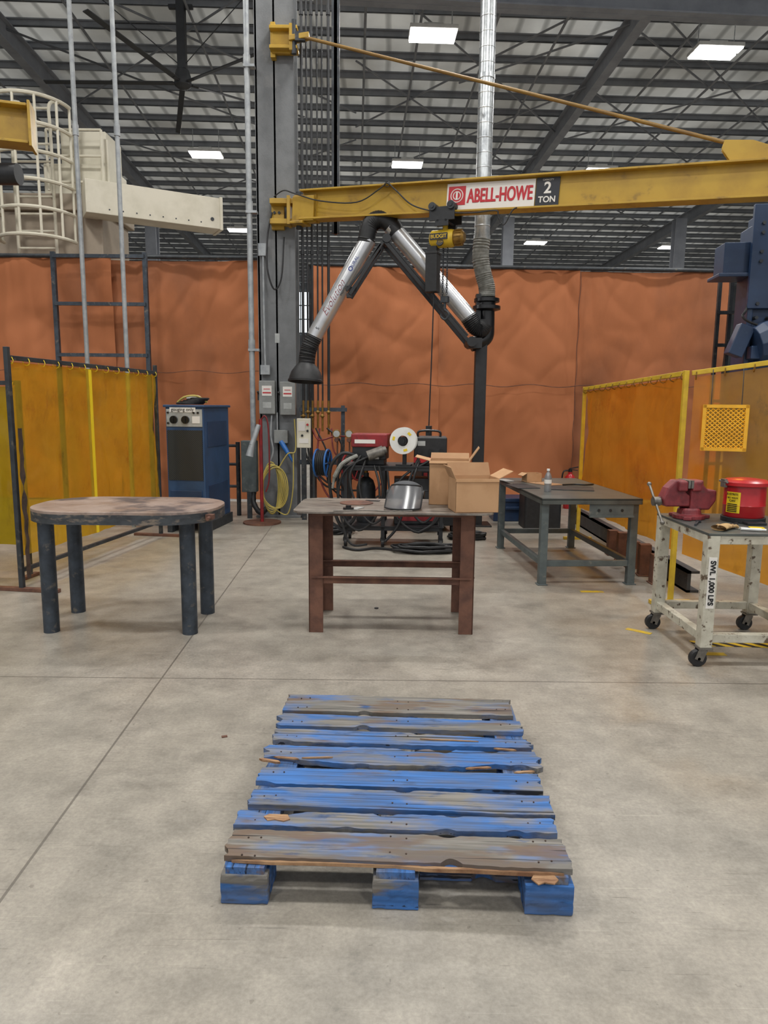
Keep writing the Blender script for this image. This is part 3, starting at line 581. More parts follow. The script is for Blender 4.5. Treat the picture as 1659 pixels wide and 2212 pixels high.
at('Evolution',.12,.52,.012,'ink_red',.5,bold=-.002);at('MOVEX',.04,.66,-.05,'ink_black',bold=-.0005);at('URAL',.055,1.02,.0,'ink_blue');at('O',.075,.92,.0,'ink_blue',bold=.002);at('S',.06,.12,.0,'ink_black')
# ------------------------------------------------------------------ left cream crane, yellow beam end
e=T('cream_crane','cream painted crane with caged ladder behind orange curtain','crane',(0,0,0))
b=B();b.bb(-7.9,-5.35,14,15.4,0,5.05);b.bb(-7.9,-5.25,13.9,15.5,5.05,5.35);obj('mast',b,'tan_grey',e,.02)
b=B();F0=frame((-5.5,13.7,5.2),(-3.35,14.9,5.2));b.M=F0;b.box(1.2,0,0,2.5,.5,.58);b.bb(2.4,2.46,-.27,.27,-.31,.31);obj('boom',b,'cream_paint',e,.01)
for k in range(8):
    b=B();b.M=F0;b.cyl((.35+k*.24,-.25,-.2),(.35+k*.24,-.256,-.2),.014,n=8);obj('bolt',b,'dark_steel',e)
b=B();b.M=F0;b.cyl((2.25,-.25,-.12),(2.25,-.262,-.12),.035,n=12);obj('bolt',b,'dark_steel',e)
b=B();b.bb(-6.4,-5.2,14,15,5.35,5.9);b.bb(-6.1,-5.25,14.1,14.9,5.9,6.5);b.bb(-5.3,-5.15,13.9,14,5.35,6.3);obj('counterweight_housing',b,'cream_paint',e,.02)
b=B()
for x in(-6.75,-6.05):b.tube(cr([(x,13.6,4.2),(x,13.6,6.2),(x,13.6,6.75),(x+.1,13.75,6.85)]),.03,8)
for k in range(9):b.cyl((-6.75,13.6,4.3+k*.3),(-6.05,13.6,4.3+k*.3),.022,n=8)
obj('ladder',b,'cream_paint',e,smooth=True)
b=B()
for k in range(6):
    z=4.4+k*.46;b.tube([(-6.35+.66*math.cos(a),13.6-.72*math.sin(a),z) for a in [math.pi*i/16 for i in range(17)]],.034,8)
for a in(.02,.5,1.05,1.57,2.1,2.65,3.1):b.cyl((-6.35+.66*math.cos(a),13.6-.72*math.sin(a),4.4),(-6.35+.66*math.cos(a),13.6-.72*math.sin(a),6.7),.024,n=8)
obj('safety_cage',b,'cream_paint',e,smooth=True)
b=B()
for z in(5.5,5.95,6.4):b.cyl((-6.2,13.75,z),(-5.2,13.75,z),.024,n=8)
for x in(-6.2,-5.7,-5.2):b.cyl((x,13.75,5.35),(x,13.75,6.4),.024,n=8)
obj('guard_rail',b,'cream_paint',e,smooth=True)
e=T('jib_crane','yellow steel crane beam end with black motor','crane',(0,0,0))
b=B()
for z,h in((4.93,.03),(4.52,.03)):b.beam((-4.25,9.0,z),(-7.6,8.0,z),.3,h)
b.beam((-4.25,9,4.72),(-7.6,8,4.72),.02,.42);b.box(-4.22,9,4.72,.03,.34,.5,rz=16);obj('beam',b,'yellow_paint',e,.004)
b=B();b.bb(-7.8,-7.5,7.85,8.15,0,5.2);obj('mast',b,'yellow_paint',e,.01)
b=B();b.cyl((-4.36,8.9,4.17),(-4.9,8.9,4.17),.12,n=20);b.cyl((-4.9,8.9,4.17),(-5.3,8.9,4.17),.15,n=20);b.bb(-5.1,-5.0,8.85,8.95,4.2,4.55);obj('motor',b,'black_metal',e,smooth=True)
e=T('ceiling_fan','large dark industrial ceiling fan with long thin blades','ceiling fan',(-4.45,16.6,8.35))
b=B();b.bb(-.09,.09,-.09,.09,.3,1.8);b.bb(-.26,.26,-.05,.05,1.5,1.58);obj('mount_post',b,'fan_grey',e,.01)
b=B();b.lathe([(0,.3),(.14,.28),(.18,.15),(.18,-.02),(.1,-.08),(0,-.08)],(0,0,0),(0,0,1),24);obj('hub',b,'fan_grey',e,smooth=True)
for k in range(5):
    a=-36+72*k;b=B();b.M=Matrix.Rotation(rad(a),4,'Z');b.box(1.6,0,.03,2.8,.12,.02,rx=10);b.box(.22,0,.03,.26,.06,.04);obj('blade',b,'fan_grey',e,.004)
for sx in(-1,1):
    b=B();b.cyl((0,0,1.2),(sx*1.7,.8,1.6),.012,n=6);obj('guy_wire',b,'dark_steel',e)
    b=B();b.cyl((0,0,.35),(sx*1.9,-.9,1.65),.01,n=6);obj('guy_wire',b,'dark_steel',e)
# ------------------------------------------------------------------ blue column right
e=T('machine_tower','blue painted welding manipulator tower with bolted brackets','machine',(4.25,8.3,0),-6)
b=B();b.bb(-.16,.16,-.16,.16,0,3.62);b.bb(-.22,-.16,-.2,.2,.0,3.5);b.bb(.16,.6,-.1,.3,0,3.6);obj('mast',b,'blue_paint',e,.01)
b=B();b.bb(-.55,-.2,-.2,.2,2.95,2.99);b.bb(-.5,-.2,-.16,.16,2.99,3.32);b.bb(-.24,.05,-.24,-.18,2.6,3.7);obj('bracket',b,'blue_paint',e,.008)
for z in(2.5,2.65,3.1,3.2,3.4,3.5):
    for x in(-.14,0):
        b=B();b.cyl((x,-.16,z),(x,-.26,z),.02,n=6);obj('bolt',b,'dark_steel',e)
b=B();b.lathe([(0,-.1),(.2,-.1),(.24,0),(.24,.12),(.17,.16),(0,.16)],(-.05,-.3,2.22),(.8,-.3,2.45),10);b.box(-.3,-.25,2.25,.16,.16,.34,ry=20);b.box(.05,-.25,2.12,.5,.2,.14);obj('gearbox',b,'blue_paint',e,.008)
b=B();b.cyl((.1,-.42,2.5),(.22,-.42,2.5),.07,n=16);b.tube(ring(.16,-.42,2.5,.1,'x',18),.02,8,True);obj('drive_wheel',b,'black_metal',e)
b=B();b.tube(cr([(-.22,-.19,3.6),(-.22,-.2,2.7),(-.3,-.3,2.5),(-.1,-.3,2.4)]),.014,6);obj('hydraulic_line',b,'black_rubber',e,smooth=True)
b=B()
for x in(-.16,-.02):b.bb(x-.02,x+.02,.9,.95,0,3.3)
for z in(.8,1.6,2.3,2.7):b.bb(-.16,.2,.88,.93,z-.02,z+.02)
obj('side_frame',b,'dark_steel',e)
# ------------------------------------------------------------------ blue gouging machine
e=T('arc_gouging_machine','blue floor welding power source with black grille','welding machine',(-2.31,8.25,0),-7)
b=B();b.bb(-.23,.23,0,.85,.12,1.47);obj('cabinet',b,'blue_machine',e,.015)
b=B();b.bb(-.25,.25,-.02,.87,1.46,1.49);obj('lid',b,'blue_machine',e,.008)
b=B();b.bb(-.215,.215,-.012,0,1.24,1.44);obj('control_panel',b,'panel_silver',e,.003)
for x in(-.12,.02):
    b=B();b.cyl((x,-.012,1.32),(x,-.04,1.32),.045,n=20);b.box(x,-.045,1.32,.012,.014,.07);obj('knob',b,'black_gloss',e)
b=B();b.bb(.1,.19,-.02,-.012,1.28,1.36);obj('meter',b,'sign_white',e)
for x,z in((.12,1.4),(.17,1.4),(-.19,1.4),(-.19,1.28)):
    b=B();b.cyl((x,-.012,z),(x,-.03,z),.012,n=10);obj('switch',b,'black_gloss',e)
b=B();b.bb(-.17,.14,-.018,-.012,1.405,1.46);obj('tape_label',b,'sign_white',e)
text(e,'gouging only',.054,(-.015,-.02,1.436),'ink_black')
b=B();b.bb(-.21,.21,-.01,0,.62,1.2);obj('front_grille',b,'grill',e)
b=B();b.bb(-.19,.19,-.02,0,.28,.5);b.bb(-.15,-.05,-.03,-.015,.32,.4);b.bb(.05,.15,-.03,-.015,.32,.4);obj('terminal_cover',b,'blue_paint',e,.006)
bbs('side_louver',[(.228,.236,.1,.75,.2,.55),(.228,.236,.1,.75,1.0,1.3)],'blue_paint',e,.002)
bbs('skid',[(-.24,-.18,-.03,.9,0,.125),(.18,.24,-.03,.9,0,.125)],'dark_steel',e,.004)
e=T('welding_cable_pile','cables and rags heaped on top of blue machine','cable',(-2.27,8.5,1.492),-7)
b=B()
for k in range(5):b.tube([(p[0]+.03*k-.04,p[1],p[2]+.015+.014*k) for p in ring(0,0,0,.15-.012*k,'z',20,1.0)],.012,6,True)
obj('cable',b,'black_rubber',e,smooth=True)
b=B();b.sph(.03,-.02,.08,.08,.06,.035);b.sph(-.04,.02,.08,.05,.05,.03);obj('rag',b,'white_plastic',e,smooth=True)
b=B();b.tube(cr([(-.15,-.1,.03),(-.05,-.12,.09),(.08,-.08,.1),(.17,0,.03)]),.012,6);obj('yellow_lead',b,'yellow_cable',e,smooth=True)
# ------------------------------------------------------------------ welding screens
def screen(name,label,p,q,z0p,z0q,z1p,z1q,film_,post,amp,seed,posts=(0,1),feet=.32,xtra=0):
    p=V((p[0],p[1],0));q=V((q[0],q[1],0));e=T(name,label,'welding screen',(p.x,p.y,0),math.degrees(math.atan2(q.y-p.y,q.x-p.x)));L=(q-p).length
    b=B()
    def rid(p):return 1-min(1,abs(noise.noise(p))*3)
    def fn(u,v):
        a=z0p+(z0q-z0p)*u;c_=z1p+(z1q-z1p)*u-.03;x=.02+(L-.04)*u;z=a+(c_-a)*v
        return (x,amp*(math.sin(x*9+seed)*.5*(1-.5*v)+1.3*noise.noise(V((x*2,z*1.2,seed)))+.6*noise.noise(V((x*7,z*1.5,seed)))+.45*rid(V((x*2+z*1.6,z*1.4-x,seed)))+.35*rid(V((x*3.4-z*1.8,z*2+x,seed+5)))),z)
    b.grid(fn,140,60);obj('curtain',b,film_,e,smooth=True)
    b=B();b.beam((0,0,z1p),(L,0,z1q),.035,.035);obj('top_rail',b,post,e,.003)
    for t in posts:
        b=B();zt=z1p+(z1q-z1p)*t+.02;b.bb(L*t-.018,L*t+.018,-.018,.018,0,zt+xtra);obj('post',b,post,e,.003)
        f_=B();f_.bb(L*t-.025,L*t+.025,-feet,feet,0,.03);obj('foot',f_,'rust_steel' if post!='yellow_bright' else post,e,.003)
    n=int(L/.2)
    for i in range(n+1):
        x=.03+(L-.06)*i/max(1,n);b=B();b.tube(ring(x,0,z1p+(z1q-z1p)*x/L-.02,.03,'x',8),.004,4,True)
        obj('curtain_tie',b,'yellow_label' if post!='yellow_bright' else 'brass',e)
    return e,L
e,L=screen('welding_screen','translucent yellow welding screen on dark steel frame',(-2.9,5.55),(-2.55,8.0),.28,.28,1.84,1.84,'film_yellow','dark_steel',.04,1.0,xtra=.06)
b=B();b.beam((0,0,.17),(L,0,.17),.03,.03);obj('bottom_rail',b,'dark_steel',e)
b=B();b.bb(L*.42-.02,L*.42+.02,-.07,-.065,.3,1.8);obj('reinforcing_strip',b,'yellow_label',e)
b=B();b.grid(lambda u,v:(.01+.05*u+.012*noise.noise(V((v*14,u*3,2))),-.045+.02*noise.noise(V((v*9,u,5))),.1+1.2*v),3,40);obj('burnt_edge',b,'rim_dark',e)
screen('welding_screen','olive yellow welding screen beside dark steel frame',(-4.6,6.2),(-3.06,6.0),.28,.28,1.66,1.66,'film_green','dark_steel',.03,4.0,feet=.1)
screen('welding_screen','translucent orange welding screen on yellow frame',(2.23,8.05),(2.23,5.36),.38,.41,1.71,1.76,'film_orange','yellow_bright',.035,2.0,feet=.16)
screen('welding_screen','translucent orange welding screen with yellow top rail',(2.26,5.33),(3.2,4.97),.4,.1,1.76,1.9,'film_orange','yellow_bright',.02,7.0,posts=(1,),feet=.1)
e=T('expanded_metal_panel','yellow expanded metal mesh panel hanging on welding screen','mesh panel',(2.46,5.18,0),-21)
b=B()
for x in(-.14,.14):b.bb(x-.012,x+.012,-.008,.008,1.2,1.53)
for z in(1.21,1.52):b.bb(-.15,.15,-.008,.008,z-.012,z+.012)
obj('frame',b,'mesh_yellow',e)
b=B();b.bb(-.14,.14,.006,.009,1.21,1.52);obj('backing_sheet',b,'yellow_paint',e)
for x in(-.1,.1):
    b=B();b.tube(cr([(x,0,1.52),(x,.02,1.7),(x,.06,1.8)]),.003,5);obj('hanging_wire',b,'dark_steel',e)
b=B()
for k in range(-9,12):
    z=1.21+k*.03
    for s_ in (1,-1):
        pts=[]
        for i in range(15):
            x=-.14+.02*i;zz=z+(x+.14 if s_>0 else .14-x)*.9
            if 1.21<=zz<=1.52:pts.append((x,0,zz))
        if len(pts)>1:b.tube(pts,.005,4)
obj('mesh',b,'mesh_yellow',e)
b=B()
b.bb(2.5,2.53,5.7,9.4,.0,.18);b.bb(2.5,2.6,5.7,9.4,.16,.18);b.bb(2.5,2.6,5.7,9.4,0,.02)
S('steel_channel','long dark steel channel lying along welding screen','steel beam',b,'dark_steel')
for k,(x,y) in enumerate(((2.36,7.2),(2.36,6.9),(2.36,6.6),(2.36,6.3),(2.36,6.0))):
    b=B();b.bb(-.05,.05,-.045,.045,0,.26+.03*(k%2));b.bb(-.06,.06,-.06,.06,0,.012)
    S('steel_tube_offcut','short brown rusted steel tube standing on floor','steel offcut',b,'rust_steel',(x,y,0),random.uniform(-8,8),.004,group='rusted tube offcuts under screen')
# ------------------------------------------------------------------ left oval table
e=T('work_table','round-ended steel welding table on four pipe legs','table',(-1.695,4.7,0))
top=rrect(-.61,.61,-.38,.38,.33,12)
b=B();b.prism(top,.815,.835);obj('table_top',b,'table_top_a',e,.003)
b=B();n=len(top);inn=rrect(-.595,.595,-.365,.365,.32,12)
vs=[(x,y,z) for z in(.755,.818) for x,y in top]+[(x,y,z) for z in(.755,.818) for x,y in inn]
fs=[]
for i in range(n):
    j=(i+1)%n;fs+=[(i,j,j+n,i+n),(i+2*n,i+3*n,j+3*n,j+2*n),(i,i+2*n,j+2*n,j)]
b.add(vs,fs);obj('apron',b,'apron_steel',e,smooth=True)
for x,y in((-.5,-.16),(.42,-.17),(-.52,.3),(.42,.3)):
    b=B();b.cyl((x,y,0),(x,y,.815),.05,n=24);obj('leg',b,'blue_steel_leg',e,smooth=True)
b=B();b.box(.585,-.22,.79,.05,.05,.03);b.cyl((.585,-.24,.785),(.585,-.29,.785),.012,n=8);obj('clamp_lug',b,'rust_steel',e)
# ------------------------------------------------------------------ middle table
e=T('work_table','steel table with rusty angle iron legs and rails','table',(.06,4.76,0),-1)
b=B();b.prism(rrect(-.64,.65,-.34,.34,.1,6),.822,.835);obj('table_top',b,'table_top_b',e,.002)
bbs('top_rail',[(-.52,.52,y-.02,y+.02,.795,.823) for y in(-.22,.30)],'rust_steel',e,.002)
def angle(b,x,y,sx,sy,z0,z1,w=.095,t=.01):
    b.bb(x,x+sx*w,y,y+sy*t,z0,z1);b.bb(x,x+sx*t,y,y+sy*w,z0,z1)
for x,y,sx,sy in((-.55,-.2,1,1),(.54,-.2,-1,1),(-.53,.33,1,-1),(.53,.33,-1,-1)):
    b=B();angle(b,x,y,sx,sy,0,.82);obj('leg',b,'rust_steel',e,.002)
for y in(-.19,.31):
    b=B();b.bb(-.53,.52,y,y+.008,.335,.385);b.bb(-.53,.52,y-.03,y+.008,.378,.385);obj('stretcher',b,'rust_steel',e,.001)
for x in(-.54,.51):
    b=B();b.bb(x,x+.008,-.18,.31,.335,.385);b.bb(x,x+.035,-.18,.31,.378,.385);obj('side_stretcher',b,'rust_steel',e,.001)
def cbox(name,label,x,y,z,w,d,h,rz,flaps):
    e=T(name,label,'box',(x,y,z),rz);t=.004;b=B()
    b.bb(-w/2,w/2,-d/2,-d/2+t,0,h);b.bb(-w/2,w/2,d/2-t,d/2,0,h);b.bb(-w/2,-w/2+t,-d/2,d/2,0,h);b.bb(w/2-t,w/2,-d/2,d/2,0,h);b.bb(-w/2,w/2,-d/2,d/2,0,t);obj('carton',b,'cardboard',e)
    for side,ang,ln in flaps:
        b=B()
        if side in'fb':
            s=-1 if side=='f' else 1;a=rad(ang);b.M=Matrix.Translation((0,s*d/2,h))@Matrix.Rotation(-s*a,4,'X')@Matrix.Identity(4);b.bb(-w/2,w/2,0 if s>0 else -ln,ln if s>0 else 0,-t/2,t/2)
        else:
            s=-1 if side=='l' else 1;a=rad(ang);b.M=Matrix.Translation((s*w/2,0,h))@Matrix.Rotation(s*a,4,'Y');b.bb(0 if s>0 else -ln,ln if s>0 else 0,-d/2,d/2,-t/2,t/2)
        obj('flap',b,'cardboard_in' if side in 'b' else 'cardboard',e)
    return e
cbox('cardboard_box','open brown cardboard box with raised flaps on table',.45,4.9,.836,.27,.22,.30,-6,(('l',-14,.1),('b',-20,.1),('r',-55,.11),('f',60,.02)))
cbox('cardboard_box','small open brown cardboard box near table edge',.575,4.56,.836,.28,.22,.215,7,(('l',-65,.08),('f',82,.02),('b',-55,.10),('r',-28,.1)))
e=T('face_shield','clear face shield with black rim and crown on table','face shield',(.125,4.58,.836),-14)
def fv(u,v):
    th=u*1.35;w=.118*(1-.16*v**4);return V((w*math.sin(th)/math.sin(1.35),-.11*math.cos(th)*(1-.2*v)+.11*v,.012+.145*v*(1-.10*u*u)))
b=B();b.grid(lambda u,v:fv(u*2-1,v),30,14);obj('visor',b,'smoke_plastic',e,smooth=True)
b=B();P=[fv(-1+i/14,0) for i in range(29)]+[fv(1,i/10) for i in range(1,11)]+[fv(1-i/14,1) for i in range(1,29)]+[fv(-1,1-i/10) for i in range(1,10)]
b.tube(P,.006,6,True);obj('visor_rim',b,'black_rubber',e,smooth=True)
b=B()
def crn(u,v):
    p=fv(u*2-1,1);q=V((p.x*.8,.2-.03*(2*u-1)**2,.06));return p.lerp(q,v)+V((0,0,.06*math.sin(v*math.pi)**.8*(1-.6*(2*u-1)**2)))
b.grid(crn,24,12);obj('crown',b,'shell_grey',e,smooth=True)
b=B();b.tube([(.1*math.cos(a),.08+.1*math.sin(a),.07-.02*math.sin(a)) for a in [2*math.pi*i/28 for i in range(28)]],.011,6,True);b.cyl((-.125,.07,.09),(-.095,.07,.09),.026,n=12);b.cyl((.125,.07,.09),(.095,.07,.09),.026,n=12);b.bb(-.04,.04,.16,.18,.0,.08);obj('headband',b,'black_rubber',e,smooth=True)
e=T('grinding_disc','rust red flap disc lying on table','disc',(-.19,4.85,.836))
b=B();b.lathe([(.012,.004),(.03,.004),(.05,.012),(.115,.004),(.115,0),(.012,0)],(0,0,0),(0,0,1),30);obj('disc',b,'rust_steel',e,smooth=True)
e=T('wire_cup','small black cup tool lying on steel table','tool',(-.23,4.55,.836))
b=B();b.cyl((0,0,0),(0,0,.012),.035,n=18);b.cyl((0,0,.01),(0,0,.026),.018,n=14);obj('cup',b,'black_gloss',e,smooth=True)
b=B();b.bb(-.0,.05,-.05,.06,0,.003);S('scraper_plate','thin light steel strip lying on table','metal strip',b,'panel_silver',(-.2,4.6,.836),-25)
b=B();b.bb(-.05,.05,-.02,.02,0,.004);S('scraper_plate','dark flat metal piece lying on table','metal strip',b,'black_metal',(-.08,4.97,.836),-12)
b=B();b.tube(cr([(-.3,0,.005),(-.1,.03,.005),(.05,.0,.005),(.2,.02,.005)]),.004,5)
S('welding_rod','thin welding rod lying on table','welding rod',b,'steel_bare',(-.02,4.44,.836),0)
# ------------------------------------------------------------------ grey table at right rear
e=T('work_table','long grey-green steel workbench with rails','table',(1.69,6.74,0),3.5)
b=B();b.bb(-.43,.43,-.86,.86,.73,.75);b.bb(-.43,-.42,-.86,.86,.7,.75);b.bb(.42,.43,-.86,.86,.7,.75);b.bb(-.43,.43,-.86,-.85,.7,.75);obj('table_top',b,'table_top_c',e,.003)
for x,y in((-.385,-.79),(.385,-.79),(-.385,.8),(.385,.8)):
    b=B();b.bb(x-.032,x+.032,y-.032,y+.032,0,.735);b.bb(x-.045,x+.045,y-.045,y+.045,0,.008);obj('leg',b,'green_grey',e,.004)
bbs('lower_rail',[(-.37,.37,-.81,-.77,.16,.21),(-.37,.37,.78,.82,.16,.21),(-.4,-.36,-.79,.8,.16,.21),(.36,.4,-.79,.8,.16,.21)],'green_grey',e,.003)
b=B();b.bb(-.02,.36,-.85,-.845,.6,.72);b.bb(-.02,.36,-.87,-.84,.59,.605);obj('apron_panel',b,'green_grey',e,.002)
for k in range(3):
    b=B();b.cyl((.06+.1*k,-.855,.65),(.06+.1*k,-.846,.65),.012,n=10);obj('bolt',b,'black_metal',e)
e=T('water_bottle','clear plastic water bottle standing on grey workbench','bottle',(1.47,6.35,.751))
b=B();b.lathe([(0,0),(.03,0),(.032,.01),(.032,.05),(.029,.06),(.032,.07),(.032,.13),(.02,.165),(.012,.175),(.012,.19)],(0,0,0),(0,0,1),20);obj('bottle_body',b,'clear_plastic',e,smooth=True)
b=B();b.cyl((0,0,.188),(0,0,.205),.014,n=14);obj('cap',b,'white_plastic',e)
b=B();b.cyl((0,0,.075),(0,0,.11),.0328,n=20,cap=False);obj('paper_label',b,'sign_white',e)
cbox('cardboard_box','small torn open cardboard carton on workbench',1.5,7.2,.751,.16,.14,.09,10,(('l',30,.05),))
for k,(x,y,w,d,rz,mm,lb) in enumerate(((1.32,6.75,.22,.35,10,'dark_steel','dark flat steel plate lying on workbench'),(1.75,6.6,.4,.3,-14,'dark_steel','wide dark steel sheet lying on workbench'),(1.6,7.0,.2,.3,30,'cardboard_in','flat piece of cardboard lying on workbench'),(1.25,7.3,.1,.18,20,'panel_silver','small pale steel plate lying on workbench'))):
    b=B();b.bb(-w/2,w/2,-d/2,d/2,0,.005);b.bb(-w*.1,w*.45,d*.45,d*.6,0,.005);S('flat_plate',lb,'plate',b,mm,(x,y,.751+.0),rz)
b=B();b.tube(cr([(-.12,0,.009),(0,.05,.009),(.1,.02,.009),(.2,.08,.009)]),.008,6);S('hand_tool','thin bent dark bar lying on workbench','tool',b,'black_metal',(1.85,6.85,.751))
e=T('fire_extinguisher','red fire extinguisher standing near orange curtain','fire extinguisher',(2.78,10.6,0))
b=B();b.lathe([(0,0),(.08,0),(.085,.02),(.085,.42),(.07,.48),(.03,.52),(.03,.55)],(0,0,0),(0,0,1),22);obj('cylinder',b,'red_bright',e,smooth=True)
b=B();b.cyl((0,0,.54),(0,0,.59),.03,n=12);b.box(.05,0,.61,.14,.02,.015,ry=-12);b.box(.05,0,.58,.12,.02,.012,ry=8);b.tube(cr([(-.02,0,.57),(-.1,0,.55),(-.12,0,.4),(-.11,0,.15)]),.012,8);obj('valve_and_hose',b,'black_gloss',e,smooth=True)
b=B();b.cyl((0,0,.2),(0,0,.34),.0865,n=22,cap=False);obj('instruction_label',b,'sign_white',e)
e=T('storage_bin','black plastic bin on floor behind workbench','bin',(2.0,8.9,0),0)
b=B();b.prism(rrect(-.26,.2,-.2,.2,.04),0,.48);obj('bin_body',b,'black_rubber',e,.005)
b=B();b.prism(rrect(-.29,.23,-.23,.23,.04),.48,.53);obj('lid',b,'black_metal',e,.004)
e=T('tool_crate','dark blue crate on floor behind workbench','crate',(1.7,9.5,0),0)
b=B();b.bb(-.25,.25,-.2,.2,0,.3);b.bb(-.27,.27,-.22,.22,.26,.31);b.bb(-.1,.1,-.24,-.19,.16,.2);obj('crate_body',b,'blue_paint',e,.008)
# ------------------------------------------------------------------ welding trolley & equipment
e=T('welding_cart','black steel welding cart on small casters','cart',(.0,7.72,0),-3)
b=B()
for x in(-.4,.0,.62):
    for y in(-.22,.24):b.bb(x-.02,x+.02,y-.02,y+.02,.1,.86)
for z in(.2,.84):
    for y in(-.22,.24):b.bb(-.42,.64,y-.02,y+.02,z-.02,z+.02)
    for x in(-.4,.0,.62):b.bb(x-.02,x+.02,-.22,.24,z-.02,z+.02)
b.beam((-.40,-.23,.15),(-.6,-.25,.3),.03,.03);obj('cart_frame',b,'black_metal',e,.003)
bbs('shelf',[(-.43,.65,-.25,.27,.86,.875),(-.43,.65,-.25,.27,.22,.23)],'black_metal',e)
for x in(-.4,.0,.62):
    for y in(-.22,.24):
        w=B();w.cyl((x-.015,y,.045),(x+.015,y,.045),.045,n=18);w.bb(x-.025,x+.025,y-.02,y+.02,.06,.1);obj('caster',w,'black_rubber',e)
e=T('wire_feeder','red and black welding wire feeder with motor','wire feeder',(-.13,7.66,.876),-8)
b=B();b.bb(-.2,.16,-.12,.14,.06,.2);b.bb(-.18,.14,-.1,.12,0,.07);obj('housing',b,'black_metal',e,.008)
b=B();b.bb(-.21,.18,-.14,.15,.19,.33);obj('cover',b,'red_paint',e,.012)
b=B();b.bb(-.17,.05,-.145,-.14,.23,.27);obj('white_stripe',b,'sign_white',e)
b=B();b.cyl((-.02,-.2,.1),(.14,-.16,.16),.055,n=20);b.cyl((.14,-.16,.16),(.17,-.152,.17),.04,n=16);b.bb(.0,.1,-.2,-.1,.07,.15);obj('drive_motor',b,'steel_bare',e,smooth=True)
b=B();b.cyl((-.14,-.12,.1),(-.14,-.16,.1),.025,n=12);obj('knob',b,'black_gloss',e)
b=B();b.cyl((-.08,-.12,.08),(-.08,-.15,.08),.018,n=12);obj('knob',b,'black_gloss',e)
for P,r_ in(([(-.15,-.15,.1),(-.3,-.2,.12),(-.42,-.22,-.05),(-.4,-.2,-.4),(-.3,-.2,-.65),(-.15,-.24,-.55),(-.1,-.22,-.2)],.018),([(-.05,-.15,.05),(-.1,-.25,-.2),(.0,-.28,-.5),(.15,-.25,-.3),(.1,-.2,0)],.014),([(-.16,-.1,.1),(-.34,-.16,-.1),(-.3,-.22,-.5),(-.1,-.28,-.68),(.1,-.3,-.5),(.12,-.3,-.2),(.05,-.2,0)],.013),([(-.1,-.15,.1),(-.2,-.25,-.1),(-.12,-.3,-.4),(.06,-.3,-.6),(.22,-.3,-.4),(.2,-.25,-.05)],.012),([(.0,-.15,.1),(-.25,-.22,-.05),(-.32,-.26,-.35),(-.2,-.3,-.8),(.0,-.32,-.82)],.012)):
    b=B();b.tube(cr(P),r_,8);obj('torch_cable',b,'black_rubber',e,smooth=True)
b=B();b.tube(cr([(-.14,-.16,.1),(-.28,-.26,.02),(-.36,-.28,-.12)]),.022,8);b.cyl((-.36,-.28,-.12),(-.38,-.28,-.24),.016,.012,n=10);obj('welding_torch',b,'flex_grey',e,smooth=True)
e=T('wire_spool','large white plastic welding wire spool','wire spool',(.2,7.5,1.14),-12)
for y0 in(-.05,.04):
    b=B();b.lathe([(.055,y0),(.14,y0),(.14,y0+.008),(.055,y0+.008),(.055,y0)],(0,0,0),(0,1,0),36);obj('flange',b,'white_plastic',e,smooth=True)
b=B();b.lathe([(.055,-.045),(.1,-.045),(.1,.045),(.055,.045)],(0,0,0),(0,1,0),32);obj('wound_wire',b,'steel_bare',e,smooth=True)
b=B();b.cyl((0,-.07,0),(0,.06,0),.045,n=20);b.cyl((0,-.09,0),(0,-.07,0),.028,n=16);obj('hub',b,'black_gloss',e)
b=B();b.bb(-.02,.02,.05,.08,-.264,.03);b.bb(-.08,.08,-.02,.1,-.264,-.25);obj('spindle_bracket',b,'black_metal',e)
for k in range(3):
    a=.8+k*2.1;b=B();b.box(.1*math.cos(a),-.052,.1*math.sin(a),.04,.003,.025,ry=-math.degrees(a)+90);obj('paper_label',b,'yellow_label',e)
e=T('welding_power_source','dark grey welding power source with red stripe','welding machine',(.48,7.72,.876),-3)
b=B();b.bb(-.16,.19,-.18,.22,0,.3);obj('case',b,'black_metal',e,.012)
b=B();b.bb(-.15,.18,-.19,-.18,.1,.28);obj('control_panel',b,'black_rubber',e)
b=B();b.bb(-.16,.19,-.19,-.18,.03,.09);obj('red_stripe',b,'red_bright',e)
for x in(-.1,.02,.13):
    b=B();b.cyl((x,-.19,.15),(x,-.22,.15),.026,n=16);obj('knob',b,'black_gloss',e)
b=B();b.bb(-.12,-.04,-.194,-.19,.21,.26);obj('display',b,'panel_silver',e)
b=B();b.tube(cr([(-.12,-.05,.3),(-.1,-.05,.36),(.1,-.05,.36),(.12,-.05,.3)]),.012,8);obj('handle',b,'black_gloss',e)
for P in([(-.1,-.19,.05),(-.15,-.3,-.1),(-.2,-.25,-.4),(-.05,-.28,-.6),(.1,-.25,-.4),(.0,-.2,-.1),(.05,-.19,.05)],[(.1,-.19,.05),(.16,-.28,-.2),(.1,-.3,-.55),(-.1,-.32,-.7)],[(.0,-.19,.05),(-.3,-.28,-.15),(-.35,-.3,-.5),(-.1,-.3,-.7),(.1,-.3,-.5),(.12,-.22,.0)],[(-.1,-.19,.1),(-.22,-.3,-.2),(-.3,-.32,-.6),(-.45,-.34,-.8)]):
    b=B();b.tube(cr(P),.014,8);obj('output_cable',b,'black_rubber',e,smooth=True)
e=T('tool_box','dark red and black case on cart shelf','case',(.35,7.74,.232),0)
b=B();b.bb(-.24,.24,-.15,.15,0,.5);b.bb(-.245,.245,-.155,.155,.36,.38);obj('case_body',b,'black_metal',e,.01)
b=B();b.bb(-.2,.2,-.156,-.15,.04,.1);obj('case_front',b,'red_paint',e)
e=T('gas_bottle','short dark grey gas bottle standing on cart shelf','gas bottle',(-.2,7.78,.232),0)
